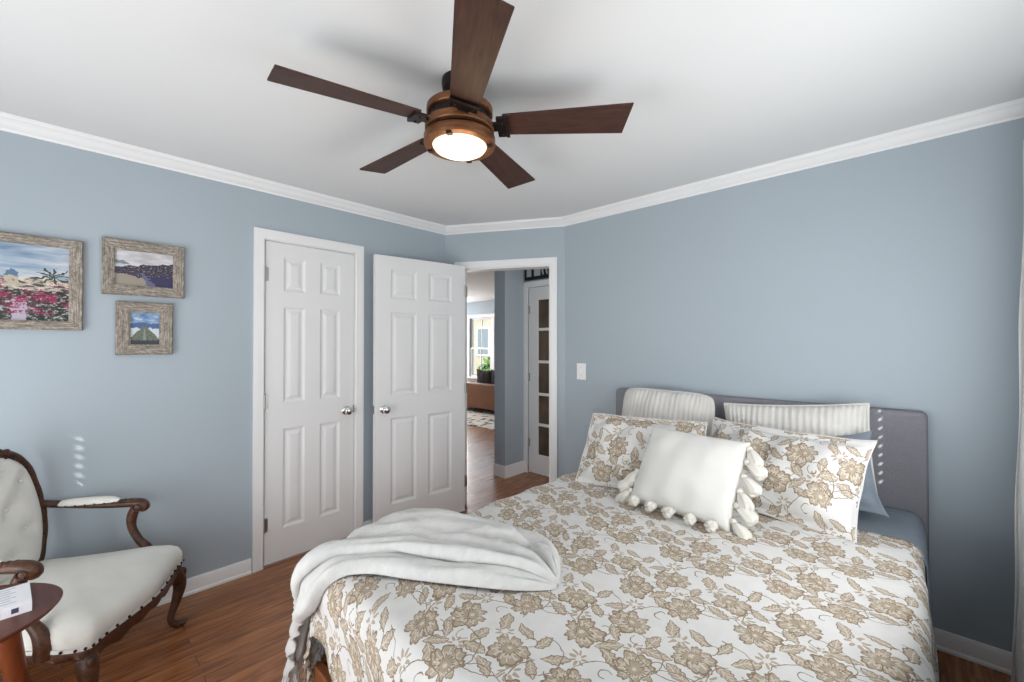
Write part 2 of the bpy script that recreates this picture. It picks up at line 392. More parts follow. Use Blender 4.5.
def mk_picture(kind):
    n = NT('photo_print_' + kind, .35, 0, .4)
    tc = n.node('ShaderNodeTexCoord'); sp = n.node('ShaderNodeSeparateXYZ'); uv = tc.outputs['UV']; n.link(uv, sp.inputs[0])
    nzc = n.node('ShaderNodeTexNoise'); nzc.inputs['Scale'].default_value = 24; nzc.inputs['Detail'].default_value = 3; n.link(uv, nzc.inputs['Vector'])
    ns = n.node('ShaderNodeSeparateXYZ'); n.link(nzc.outputs['Color'], ns.inputs[0])
    u = n.m('MULTIPLY_ADD', n.m('SUBTRACT', ns.outputs[0], .5), .06, sp.outputs[0]); v = n.m('MULTIPLY_ADD', n.m('SUBTRACT', ns.outputs[1], .5), .08, sp.outputs[1])
    wob = n.noise(uv, 7, 4, .6); w2 = n.noise(uv, 22, 4, .7)
    if kind == 'bougainvillea':
        sky = n.ramp(n.noise(n.coords('UV', (1, 3.2, 1)), 2.2, 4), [(.32, rgb(112, 136, 162)), (.50, rgb(156, 172, 188)), (.64, rgb(204, 202, 206))])
        town = n.ramp(n.noise(n.coords('UV', (1, 1.6, 1)), 13, 2, .5), [(.42, rgb(64, 66, 62)), (.50, rgb(172, 164, 152)), (.60, rgb(206, 196, 176))])
        col = n.mix(n.m('LESS_THAN', n.m('MULTIPLY_ADD', wob, .14, v), .63), sky, town)
        du = n.m('DIVIDE', n.m('SUBTRACT', u, .655), .036); dv = n.m('DIVIDE', n.m('SUBTRACT', v, .58), .075)
        dome = n.m('MULTIPLY', n.m('LESS_THAN', n.m('ADD', n.m('MULTIPLY', du, du), n.m('MULTIPLY', dv, dv)), 1), n.m('GREATER_THAN', v, .575))
        col = n.mix(dome, col, rgb(84, 112, 142))
        tw = n.m('MULTIPLY', n.m('LESS_THAN', n.m('ABSOLUTE', du), 1), n.m('MULTIPLY', n.m('LESS_THAN', v, .575), n.m('GREATER_THAN', v, .46)))
        col = n.mix(tw, col, rgb(176, 168, 150))
        # palm
        pu = n.m('SUBTRACT', u, .895); pv = n.m('SUBTRACT', v, .60)
        pr = n.m('SQRT', n.m('ADD', n.m('MULTIPLY', pu, pu), n.m('MULTIPLY', pv, pv))); pt = n.m('ARCTAN2', pv, pu)
        palm = n.m('LESS_THAN', pr, n.m('MULTIPLY_ADD', n.m('POWER', n.m('ABSOLUTE', n.m('COSINE', n.m('MULTIPLY', pt, 4.5))), 3), .10, .012))
        col = n.mix(palm, col, rgb(58, 66, 54))
        bush = n.ramp(n.noise(uv, 26, 3, .7), [(.46, rgb(26, 32, 28)), (.54, rgb(70, 76, 66)), (.62, rgb(176, 176, 182))])
        col = n.mix(n.m('LESS_THAN', n.m('MULTIPLY_ADD', w2, .2, v), .50), col, bush)
        post = n.m('MULTIPLY', n.m('LESS_THAN', n.m('ABSOLUTE', n.m('SUBTRACT', u, .70)), .045), n.m('LESS_THAN', v, .28))
        col = n.mix(post, col, rgb(168, 160, 176))
        pink = n.m('MULTIPLY', n.m('GREATER_THAN', n.m('ADD', n.m('MULTIPLY', n.noise(uv, 8, 2), .45), n.m('MULTIPLY', n.noise(uv, 50, 3, .75), .55)), .525), n.m('MULTIPLY', n.m('LESS_THAN', v, .52), n.m('GREATER_THAN', v, .10)))
        col = n.mix(pink, col, n.ramp(n.noise(uv, 40, 2), [(.35, rgb(104, 18, 56)), (.65, rgb(168, 44, 94))]))
    elif kind == 'headland':
        sky = n.ramp(n.noise(n.coords('UV', (1, 3, 1)), 3, 3), [(.38, rgb(176, 174, 178)), (.6, rgb(206, 204, 206))])
        hill = n.ramp(n.noise(uv, 24, 4, .75), [(.44, rgb(40, 36, 50)), (.56, rgb(74, 68, 86)), (.64, rgb(170, 162, 166))])
        ridge = n.m('ADD', n.m('MULTIPLY_ADD', u, .20, .50), n.m('MULTIPLY_ADD', wob, .22, -.10))
        col = n.mix(n.m('LESS_THAN', v, ridge), sky, hill)
        sea = n.m('MULTIPLY', n.m('LESS_THAN', n.m('MULTIPLY_ADD', v, .9, u), .80), n.m('MULTIPLY', n.m('GREATER_THAN', v, .60), n.m('LESS_THAN', v, .70)))
        col = n.mix(sea, col, rgb(118, 132, 146))
        fg = n.m('LESS_THAN', v, n.m('MULTIPLY_ADD', wob, .3, n.m('MULTIPLY_ADD', u, -.22, .20)))
        col = n.mix(fg, col, rgb(150, 140, 128))
        sh = n.m('MULTIPLY', n.m('GREATER_THAN', u, .55), n.m('LESS_THAN', v, n.m('MULTIPLY_ADD', wob, .3, .16)))
        col = n.mix(sh, col, rgb(52, 48, 84))
        path = n.m('LESS_THAN', n.m('ABSOLUTE', n.m('SUBTRACT', n.m('MULTIPLY_ADD', v, .5, u), n.m('MULTIPLY_ADD', wob, .3, .48))), n.m('MULTIPLY_ADD', v, -.18, .09))
        col = n.mix(n.m('MULTIPLY', path, n.m('LESS_THAN', v, .40)), col, rgb(98, 98, 128))
    else:
        sky = n.ramp(n.noise(n.coords('UV', (1, 2.4, 1)), 3, 4), [(.36, rgb(84, 120, 164)), (.54, rgb(130, 158, 190)), (.66, rgb(190, 198, 208))])
        du = n.m('ABSOLUTE', n.m('SUBTRACT', u, .48))
        mtn = n.m('LESS_THAN', v, n.m('ADD', n.m('MULTIPLY_ADD', du, -.9, .62), n.m('MULTIPLY_ADD', wob, .16, -.08)))
        far = n.m('LESS_THAN', v, n.m('MULTIPLY_ADD', wob, .2, .56))
        col = n.mix(far, sky, rgb(70, 96, 140))
        cloud = n.m('LESS_THAN', v, n.m('MULTIPLY_ADD', wob, .2, .42)); col = n.mix(cloud, col, rgb(196, 206, 214))
        col = n.mix(mtn, col, n.ramp(w2, [(.35, rgb(70, 80, 66)), (.65, rgb(118, 122, 106))]))
        pth = n.m('MULTIPLY', n.m('LESS_THAN', du, n.m('MULTIPLY_ADD', v, -.08, .06)), n.m('LESS_THAN', v, .5)); col = n.mix(n.m('MULTIPLY', pth, .6), col, rgb(140, 156, 156))
        low = n.m('LESS_THAN', v, n.m('MULTIPLY_ADD', wob, .12, .08)); col = n.mix(low, col, rgb(52, 54, 66))
    n.color(col)
    return n.mat

# ------------------------------------------------------------------ room shell
XL, YB, XR, YK, H = -2.924, 2.748, 0.40, -1.25, 2.40
PL = Vector((XL, 2.252)); PR = Vector((-2.009, YB))
DD = (PR - PL).normalized(); DN = Vector((-DD.y, DD.x))          # along the diagonal wall, outward normal
T = .11
def dg(s, o=0): p = PL + DD * s + DN * o; return (p.x, p.y)

struct(MB().box(-8.7, .55, -1.4, 6.9, -.06, 0).build('floor', M['floor']))
struct(MB().box(-8.7, .55, -1.4, 6.9, H, H + .06).build('ceiling', M['ceiling']))
CY0, CY1, CZ = .845, 1.445, 2.05                                   # closet opening
w = MB()
w.box(XL - T, XL, YK - T, CY0, 0, H); w.box(XL - T, XL, CY1, 2.252, 0, H); w.box(XL - T, XL, CY0, CY1, CZ, H)
struct(w.build('wall_left', M['wall']))
DS0, DS1, DZ = .150, .922, 2.035                                   # doorway in the diagonal wall
w = MB()
w.prism([dg(0), dg(DS0), dg(DS0, T), dg(-.02, T), (XL - T, 2.252)], 0, H)
w.prism([dg(DS1), dg(1.0408), (PR.x, YB + T), dg(DS1, T)], 0, H)
w.prism([dg(DS0), dg(DS1), dg(DS1, T), dg(DS0, T)], DZ, H)
struct(w.build('wall_diagonal', M['wall']))
struct(MB().box(PR.x, XR + T, YB, YB + T, 0, H).build('wall_headboard', M['wall']))
# right wall, with a window beyond the frame and a rear one added for fill light
WY0, WY1, WZ0, WZ1 = .90, 2.24, .75, 2.05
RY0, RY1 = -1.05, -.20
w = MB(); w.box(XR, XR + T, YK - T, RY0, 0, H); w.box(XR, XR + T, RY1, WY0, 0, H); w.box(XR, XR + T, RY0, RY1, 0, WZ0); w.box(XR, XR + T, RY0, RY1, WZ1, H); w.box(XR, XR + T, WY1, YB, 0, H); w.box(XR, XR + T, WY0, WY1, 0, WZ0); w.box(XR, XR + T, WY0, WY1, WZ1, H)
struct(w.build('wall_right', M['wall']))
BX0, BX1, BZ0, BZ1 = -2.40, -.80, .10, 2.15
w = MB(); w.box(XL - T, BX0, YK - T, YK, 0, H); w.box(BX1, XR + T, YK - T, YK, 0, H); w.box(BX0, BX1, YK - T, YK, 0, BZ0); w.box(BX0, BX1, YK - T, YK, BZ1, H)
struct(w.build('wall_back', M['wall']))
# hall and living room
struct(MB().box(-3.23, -3.073, 3.149, 6.68, 0, H).build('wall_hall_pier', M['wall']))
w = MB(); w.box(-3.073, -3.03, 3.455, 3.56, 0, H); w.box(-2.19, -1.3, 3.455, 3.56, 0, H); w.box(-3.03, -2.19, 3.455, 3.56, 2.015, H)
struct(w.build('wall_hall', M['wall']))
struct(MB().box(-1.45, -1.34, YB + T, 3.455, 0, H).build('wall_hall_end', M['wall']))
LX0, LX1, LZ0, LZ1 = -7.70, -6.15, .62, 2.02
w = MB(); w.box(-8.7, LX0, 6.68, 6.80, 0, H); w.box(LX1, -3.07, 6.68, 6.80, 0, H); w.box(LX0, LX1, 6.68, 6.80, 0, LZ0); w.box(LX0, LX1, 6.68, 6.80, LZ1, H)
struct(w.build('wall_living_far', M['wall']))
struct(MB().box(-8.7, -8.58, 2.2, 6.68, 0, H).build('wall_living_left', M['wall']))
struct(MB().box(-8.7, XL - T, 2.14, 2.25, 0, H).build('wall_living_near', M['wall']))

# crown moulding and baseboards
crown = [(0, H - .064), (.005, H - .064), (.008, H - .054), (.018, H - .048), (.028, H - .034), (.040, H - .020), (.048, H - .016), (.052, H - .006), (.055, H - .004), (.055, H), (0, H)]
path = [(XR, YB), tuple(PR), tuple(PL), (XL, YK), (XR, YK)]
path = path[::-1]
struct(MB().sweep([(XR, YK), (XL, YK), tuple(PL), tuple(PR), (XR, YB)], crown, True).build('trim_1', M['trim'], smooth=True, angle=25))
base = [(0, 0), (.018, 0), (.018, .012), (.013, .020), (.013, .068), (.009, .080), (.006, .088), (0, .088)]
def bb(name, pts, prof=base): return struct(MB().sweep(pts, prof).build(name, M['trim'], smooth=True, angle=30))
bb('baseboard_left', [(XL, YK), (XL, CY0 - .062)])
bb('baseboard_left_far', [(XL, CY1 + .062), (XL, 2.252 - .01)])
bb('baseboard_headboard', [(PR.x + .005, YB), (XR, YB)])
bb('baseboard_right', [(XR, YB), (XR, YK)])
hb = [(o, z * 1.4) for o, z in base]
bb('baseboard_hall', [(-3.23, 3.149), (-3.073, 3.149), (-3.073, 3.455), (-3.06, 3.455)][::1], hb)

def casing(name, x_of, a0, a1, ztop, width=.060, proud=.016, z0=0):
    """door or window casing around an opening; x_of(a, o) -> (x, y)"""
    mb = MB()
    prof = [(0, 0), (0, .6), (.12, .85), (.5, .8), (.8, 1.0), (1, .95), (1, 0)]   # across the width from the opening outwards
    def ring(a, z, da, dz): return [(*x_of(a + da * p * width, -q * proud), z + dz * p * width) for p, q in prof]
    R = [ring(a0, z0, -1, 0), ring(a0, ztop, -1, 1), ring(a1, ztop, 1, 1), ring(a1, z0, 1, 0)]
    mb.rings(R, True, True)
    return struct(mb.build(name, M['trim'], smooth=True, angle=25))
casing('trim_2', lambda a, o: (XL - o, a), CY0 + .004, CY1 - .004, CZ - .004)
casing('trim_3', lambda a, o: dg(a, o), DS0 + .004, DS1 - .004, DZ - .004)
# door linings (jambs)
j = MB(); j.box(XL - T, XL - .002, CY0, CY0 + .008, 0, CZ - .008); j.box(XL - T, XL - .002, CY1 - .008, CY1, 0, CZ - .008); j.box(XL - T, XL - .002, CY0, CY1, CZ - .008, CZ)
struct(j.build('trim_4', M['trim']))
j = MB()
for s0, s1 in ((DS0, DS0 + .012), (DS1 - .012, DS1)): j.prism([dg(s0, .001), dg(s1, .001), dg(s1, T), dg(s0, T)], 0, DZ - .012)
j.prism([dg(DS0, .001), dg(DS1, .001), dg(DS1, T), dg(DS0, T)], DZ - .012, DZ)
struct(j.build('trim_5', M['trim']))

# ------------------------------------------------------------------ doors
def panel_leaf(W, Hh, cols, rows, th=.035):
    """six raised panels; local x along the width, z up, front face at y = 0, thickness towards +y"""
    mb = MB()
    xs = sorted({0, W, *[c for p in cols for c in p]}); zs = sorted({0, Hh, *[c for p in rows for c in p]})
    for side in (0, 1):
        yf = (lambda d: d) if side == 0 else (lambda d: th - d)
        for i in range(len(xs) - 1):
            for k in range(len(zs) - 1):
                a, b, c, d = xs[i], xs[i + 1], zs[k], zs[k + 1]
                if (a, b) in cols and (c, d) in rows:
                    loops = []
                    for ins, dep in ((0, 0), (.006, .003), (.014, .009), (.024, .009), (.044, .002), (.050, .0015)):
                        loops.append([(a + ins, yf(dep), c + ins), (b - ins, yf(dep), c + ins), (b - ins, yf(dep), d - ins), (a + ins, yf(dep), d - ins)])
                    mb.rings(loops, False, True)
                else:
                    mb.add([(a, yf(0), c), (b, yf(0), c), (b, yf(0), d), (a, yf(0), d)], [(0, 1, 2, 3)])
    mb.add([(0, 0, 0), (W, 0, 0), (W, th, 0), (0, th, 0), (0, 0, Hh), (W, 0, Hh), (W, th, Hh), (0, th, Hh)],
           [(0, 1, 2, 3), (4, 5, 6, 7), (0, 3, 7, 4), (1, 2, 6, 5)])
    bm = bmesh.new()
    return mb
def knob_mb(sgn=-1):
    mb = MB(); pr = [(.0, .0), (.031, 0), (.031, .004), (.024, .010), (.012, .014), (.011, .026), (.018, .032), (.027, .040), (.029, .050), (.025, .060), (.014, .066), (.0, .067)]
    n = 20
    mb.rings([[(max(r, .0004) * cos(2 * pi * i / n), sgn * y, max(r, .0004) * sin(2 * pi * i / n)) for i in range(n)] for r, y in pr])
    return mb
def hinge_mb():
    return MB().tube([(0, 0, -.045), (0, 0, .045)], .006, 8).ball((0, 0, .047), .006, 8, 4).box(0, .02, .001, .004, -.042, .042)

def panel_door(name, W, Hh, loc, rz, cols, knobx, hx, mirror_knob=False):
    d = panel_leaf(W, Hh, cols, [(.20, .835), (1.0, 1.615), (1.715, 1.935)]).build(name, M['door'], smooth=True, angle=12)
    struct(d); d.location = loc; d.rotation_euler = (0, 0, rz)
    k = knob_mb().build('door_knob', M['chrome'], d, smooth=True); k.location = (knobx, 0, .905); k['label'] = 'round polished chrome knob'
    if mirror_knob:
        k = knob_mb(1).build('door_knob', M['chrome'], d, smooth=True); k.location = (knobx, .035, .905); k.scale = (1, .75, 1)
        l = MB().box(-.002 if knobx < W / 2 else W - .004, .004 if knobx < W / 2 else W + .002, .006, .029, .875, .935).build('latch_plate', M['chrome'], d, bevel=.001)
    else:
        l = MB().box(W - .006, W + .003, -.002, .006, .885, .940).build('latch_plate', M['nickel'], d, bevel=.001)
    for z in (.245, 1.015, 1.815):
        h = hinge_mb().build('hinge', M['nickel'], d, smooth=True); h.location = (hx, -.004, z)
    return d
# closed closet door: hinged on its left; x runs along +y of the room
panel_door('door_1', .576, 2.024, (XL - .004, CY0 + .012, .014), radians(90), [(.105, .240), (.336, .476)], .520, -.002)
# open bedroom door folded back against the left wall
hinge_pt = Vector((-2.690, 2.280)); free_pt = Vector((-2.800, 1.530))
dv = (hinge_pt - free_pt); DW = dv.length
panel_door('door_2', DW, 2.028, (free_pt.x, free_pt.y, .012), atan2(dv.y, dv.x), [(.118, .326), (.424, .632)], .068, DW + .002, True)

# french door at the end of the hall
FW, FX0 = .80, -3.022
fd = MB()
px = [(.130 + k * .190, .290 + k * .190) for k in range(3)]
pz = [(.215, .520), (.549, .845), (.874, 1.190), (1.219, 1.535), (1.564, 1.865)]
xs = sorted({0, FW, *[c for p in px for c in p]}); zs = sorted({0.01, 2.0, *[c for p in pz for c in p]})
for i in range(len(xs) - 1):
    for k in range(len(zs) - 1):
        if not ((xs[i], xs[i + 1]) in px and (zs[k], zs[k + 1]) in pz):
            fd.box(xs[i], xs[i + 1], 0, .035, zs[k], zs[k + 1])
fdo = struct(fd.build('door_3', M['door'])); fdo.location = (FX0, 3.468, 0)
ng = NT('amber_tinted_glass', .12, 0, .5)
ng.color(ng.ramp(ng.noise(ng.coords('Object', (1, 1, .6)), 3, 3), [(.35, rgb(62, 52, 44)), (.65, rgb(104, 86, 68))]))
for a, b in px:
    for c, d in pz:
        p = MB().box(a, b, .012, .018, c, d).build('glass_pane', ng.mat, fdo)
for z in (.33, 1.035, 1.764):
    h = hinge_mb().build('hinge', M['nickel'], fdo, smooth=True); h.location = (-.002, -.004, z)
casing('trim_6', lambda a, o: (a, 3.455 + o), FX0 - .004, FX0 + FW + .006, 2.008, .058, .014)

# black sign with pale lettering above it
sg = thing('hall_sign', 'black sign with tall pale letters hung above the hall glass door', 'sign', (-2.70, 3.455, 2.082))
MB().box(-.35, .35, -.022, -.002, 0, .25).build('board', M['black'], sg, bevel=.002)
for x0, x1 in ((-.318, -.255), (-.215, -.130), (-.105, -.085), (-.055, -.030)):
    g = MB()
    if x1 - x0 > .04: g.box(x0, x1, -.026, -.0215, .035, .215)
    else: g.tube([(x0 - .02, -.024, .215), ((x0 + x1) / 2, -.024, .06), ((x0 + x1) / 2 + .006, -.024, .04)], [.012, .010, .007], 8, .3)
    g.build('letter', M['pale'], sg)

# light switch
sw = tag(MB().box(-.041, .041, -.007, -.0005, -.063, .063).build('light_switch', M['plate'], bevel=.003), 'small white light switch plate on blue wall beside doorway', 'switch')
sw.location = (-1.853, YB, 1.179)
MB().box(-.005, .005, -.016, -.006, -.012, .012).build('toggle', M['plate'], sw, bevel=.002)
for z in (-.032, .032): MB().ball((0, -.007, z), .003, 8, 4).build('screw', M['nickel'], sw)

# ------------------------------------------------------------------ windows
def blind(name, axis, a0, a1, z0, z1, pos, holes):
    """closed slatted blind with cord holes; holes = list of (a, z)"""
    mb = MB(); h = .007
    cuts_a = sorted({a0, a1, *[x for a, z in holes for x in (a - h, a + h)]})
    cuts_z = sorted({z0, z1, *[x for a, z in holes for x in (z - h * .8, z + h * .8)]})
    for i in range(len(cuts_a) - 1):
        for k in range(len(cuts_z) - 1):
            ca = (cuts_a[i] + cuts_a[i + 1]) / 2; cz = (cuts_z[k] + cuts_z[k + 1]) / 2
            if any(abs(ca - a) < h * .9 and abs(cz - z) < h * .7 for a, z in holes): continue
            q = [(cuts_a[i], cuts_z[k]), (cuts_a[i + 1], cuts_z[k]), (cuts_a[i + 1], cuts_z[k + 1]), (cuts_a[i], cuts_z[k + 1])]
            pts = [(pos, a, z) if axis == 'x' else (a, pos, z) for a, z in q]
            mb.add(pts, [(0, 1, 2, 3)])
    return struct(mb.build(name, M['blind']))
def back_trace(P, axis, val):
    t = (val - P[0 if axis == 'x' else 1]) / SUN[0 if axis == 'x' else 1]
    Q = Vector(P) + SUN * t
    return Q
# the sun passes the cord holes and leaves a column of dots on the left wall and another on the headboard
hl = [back_trace((XL, .050, .668 + .0437 * k), 'y', YK - .05) for k in range(7)] + [back_trace((-2.86, -.05, .650), 'y', YK - .05)]
hr = [back_trace((-.103, 2.672, .735 + .0425 * k), 'x', XR + .05) for k in range(9)]
blind('window_2_blind', 'y', BX0, BX1, BZ0, BZ1, YK - .05, [(q.x, q.z) for q in hl])
blind('window_1_blind', 'x', WY0, WY1, WZ0, WZ1, XR + .05, [(q.y, q.z) for q in hr])
casing('trim_7', lambda a, o: (XR + o, a), WY0, WY1, WZ1, .06, .016, WZ0)
blind('fill_window_blind', 'x', RY0, RY1, WZ0, WZ1, XR + .05, [])  # blind and casing of the unseen window added for the rear fill
casing('trim_11', lambda a, o: (XR + o, a), RY0, RY1, WZ1, .06, .016, WZ0)
casing('trim_8', lambda a, o: (a, YK - o), BX0, BX1, BZ1, .06, .016, BZ0)

# living room window: a pair of double-hung sashes
wf = MB()
mid = (LX0 + LX1) / 2
def sash(mb, x0, x1, z0, z1, y0, y1, t=.04):
    mb.box(x0, x0 + t, y0, y1, z0, z1); mb.box(x1 - t, x1, y0, y1, z0, z1); mb.box(x0 + t, x1 - t, y0, y1, z0, z0 + t); mb.box(x0 + t, x1 - t, y0, y1, z1 - t, z1)
    xm = (x0 + x1) / 2; mb.box(xm - .008, xm + .008, y0 + .005, y1 - .005, z0 + t, z1 - t)
for x0, x1 in ((LX0, mid - .05), (mid + .05, LX1)):
    sash(wf, x0, x1, LZ0, 1.32, 6.70, 6.73); sash(wf, x0, x1, 1.28, LZ1, 6.735, 6.765)
wf.box(mid - .05, mid + .05, 6.69, 6.78, LZ0, LZ1)
wo = struct(wf.build('window_3', M['trim']))
gl = NT('window_glass', .02, 0, .5); gl.b.inputs['Transmission Weight'].default_value = 1; gl.b.inputs['IOR'].default_value = 1.0
gl.color((.95, .97, .98, 1))
for x0, x1 in ((LX0, mid - .05), (mid + .05, LX1)):
    MB().box(x0 + .03, x1 - .03, 6.712, 6.716, LZ0 + .03, 1.29).build('glass_pane', gl.mat, wo)
    MB().box(x0 + .03, x1 - .03, 6.747, 6.751, 1.31, LZ1 - .03).build('glass_pane', gl.mat, wo)
casing('trim_9', lambda a, o: (a, 6.68 + o), LX0, LX1, LZ1, .075, .018, LZ0)
struct(MB().box(LX0 - .09, LX1 + .09, 6.60, 6.69, LZ0 - .03, LZ0).build('trim_10', M['trim'], bevel=.004))

# ------------------------------------------------------------------ bed
TOPZ = .632
bed = thing('bed', 'queen bed with charcoal upholstered headboard and brown wooden rails', 'bed', (-.733, 1.65, 0))
bx, by = -.733, 1.65
def hbfn():
    mb = MB(); x0, x1, z0, z1, y0, y1, r = -1.524 - bx, .057 - bx, .10, 1.078, 2.676 - by, 2.744 - by, .028
    def rr(ins):
        out = []
        for cx, cz, a0 in ((x1 - r, z0 + .004, -90), (x1 - r, z1 - r, 0), (x0 + r, z1 - r, 90), (x0 + r, z0 + .004, 180)):
            for k in range(7):
                a = radians(a0 + 15 * k); rad = (r - ins) if cz > .5 else .004
                if cz > .5: out.append((cx + (r - ins) * cos(a), cz + (r - ins) * sin(a)))
                else: out.append((cx + (r - ins) * cos(a), cz + max(.0005, .004 - ins) * sin(a)))
        return out
    L = []
    for ins, y in ((.010, y1), (0, y1 - .006), (0, y0 + .016), (.004, y0 + .006), (.012, y0)):
        L.append([(px_, y, pz_) for px_, pz_ in rr(ins)])
    mb.rings(L); return mb
hbfn().build('headboard', M['greyfab'], bed, smooth=True, angle=50)
r = MB(); r.box(-1.515 - bx, -1.480 - bx, .60 - by, 2.676 - by, .12, .295); r.build('side_rail', M['bedwood'], bed, bevel=.004)
r = MB(); r.box(.012 - bx, .046 - bx, .60 - by, 2.676 - by, .12, .295); r.build('side_rail', M['bedwood'], bed, bevel=.004)
r = MB(); r.box(-1.515 - bx, .046 - bx, .588 - by, .618 - by, .10, .295); r.build('foot_rail', M['bedwood'], bed, bevel=.004)
r = MB(); r.box(-1.478 - bx, .010 - bx, .620 - by, 2.674 - by, .20, .262); r.build('slat_base', M['bedwood'], bed)
for lx, ly in ((-1.49, .64), (.02, .64), (-1.49, 2.62), (.02, 2.62)):
    MB().box(lx - .03 - bx, lx + .03 - bx, ly - .03 - by, ly + .03 - by, 0, .12).build('leg', M['bedwood'], bed, bevel=.003)

def drape(u, v, h, xl, xr, yf, top, r, flare=.06, ripple=0, rip_k=26, yb=99):
    """flat cloth point (u, v) plus height h above the bed -> draped position"""
    cx = min(max(u, xl + r), xr - r); cy = max(v, yf + r)
    dx, dy = u - cx, v - cy; d = sqrt(dx * dx + dy * dy)
    if d < 1e-9: return (u, v, top + h)
    nx, ny = dx / d, dy / d; arc = r * pi / 2
    if d < arc:
        a = d / r; return (cx + nx * (r + h) * sin(a), cy + ny * (r + h) * sin(a), top - r + (r + h) * cos(a))
    e = d - arc
    t = cy * abs(nx) + cx * abs(ny) + atan2(ny, nx) * .25
    rp = ripple * min(1, e / .25) * (sin(rip_k * t) + .5 * sin(rip_k * 1.7 * t + 1.3))
    o = r + h + flare * e + rp
    return (cx + nx * o, cy + ny * o, top - r - e)

# mattress dressed in a blue-grey fitted sheet
mt = MB()
def matt_ring(z, ins, n=12):
    x0, x1, y0, y1, rr = -1.465 + ins, .018 - ins, .615 + ins, 2.668, .07
    out = []
    for cx, cy, a0 in ((x1 - rr, y0 + rr, -90), (x1 - rr, y1 - rr, 0), (x0 + rr, y1 - rr, 90), (x0 + rr, y0 + rr, 180)):
        for k in range(n): a = radians(a0 + 90 * k / (n - 1)); out.append((cx + rr * cos(a), cy + rr * sin(a), z))
    return out
prof = [(.266, .02), (.275, .004), (.30, .0), (.55, -.002), (.585, .004), (.605, .02), (.615, .05)]
mt.rings([matt_ring(z, i) for z, i in prof])
mo = tag(mt.build('mattress', M['bluefab'], smooth=True, angle=60), 'mattress in blue-grey fitted sheet lying on the bed frame', 'mattress')
# blue-grey top sheet showing beside the headboard, folded over the edge with a piped hem
def sheet_pt(a, b):
    u = -.80 + a * 1.12; v = 2.66 - b * .50
    x, y, z = drape(u, v, .004 + .004 * sin(9 * u + 4 * v) * sin(7 * v), -1.49, .036, .2, .618, .055, .05, .004, 14)
    return (x, y, z)
ts = MB().grid(60, 26, sheet_pt)
tso = tag(ts.build('top_sheet', M['bluefab'], smooth='all'), 'blue-grey top sheet showing between headboard and floral bedspread, right side', 'sheet')
md = tso.modifiers.new('solid', 'SOLIDIFY'); md.thickness = .003; md.offset = 0
MB().tube([sheet_pt(1, b / 30) for b in range(31)], .005, 8).build('piped_hem', M['greyfab'], tso, smooth=True)

# floral bedspread
XA, XB, YF = -1.478, .030, .578
def hem_foot(u): # how far the cover falls at the foot
    return .175 + .25 * smooth01((u + 1.40) / .55)
U0, U1 = XA - .50, XB + .52
def cover_pt(a, b):
    u = U0 + (U1 - U0) * a
    v0 = 2.215 + .02 * sin(3 * u); v1 = YF - hem_foot(u)
    v = v0 + (v1 - v0) * b
    du, dv = XA - u, YF - v
    if du > 0 and dv > 0:                      # the corner of the cloth is rounded off
        an = atan2(du, dv); full = min(.50 / max(1e-6, sin(an)), hem_foot(XA) / max(1e-6, cos(an)))
        lim = hem_foot(XA) + (.50 - hem_foot(XA)) * smooth01(an / (pi / 2))
        u, v = XA - du * lim / full, YF - dv * lim / full
    wr = .004 * sin(11 * u + 3 * sin(5 * v)) * sin(6 * v + 2) + .003 * sin(23 * v + 4 * u)
    return drape(u, v, wr + .006, XA, XB, YF, TOPZ, .058, .09 if u < -.7 else .05, .010, 22)
cv = MB().grid(120, 96, cover_pt, lambda a, b: (U0 + (U1 - U0) * a, 2.2 + (YF - .44 - 2.2) * b))
cvo = tag(cv.build('bedspread', M['floral'], smooth='all'), 'white bedspread with taupe flower print spread over the bed', 'bedspread')
md = cvo.modifiers.new('solid', 'SOLIDIFY'); md.thickness = .005; md.offset = -1

# white knitted throw, bunched across the foot corner and hanging over the edge
E1 = [(-.785, 1.005), (-.90, .915), (-1.04, .822), (-1.16, .748), (-1.275, .680), (-1.350, .585), (-1.41, .49), (-1.52, .455), (-1.65, .43), (-1.80, .42)]
E2 = [(-.800, 1.07), (-.88, 1.155), (-1.00, 1.195), (-1.14, 1.165), (-1.28, 1.085), (-1.41, 1.02), (-1.53, .96), (-1.66, .88), (-1.80, .78), (-1.93, .70)]
NS, NTT = 110, 64
e1 = catmull(E1, NS); e2 = catmull(E2, NS)
sec = [(0, .003), (.012, .018), (.05, .034), (.13, .030), (.24, .026), (.345, .020), (.36, .026), (.30, .034), (.225, .036), (.205, .046), (.225, .060), (.29, .062), (.36, .052), (.46, .066), (.56, .056), (.66, .068), (.78, .072), (.90, .060), (.97, .034), (1.0, .004)]
secs = catmull(sec, NTT)
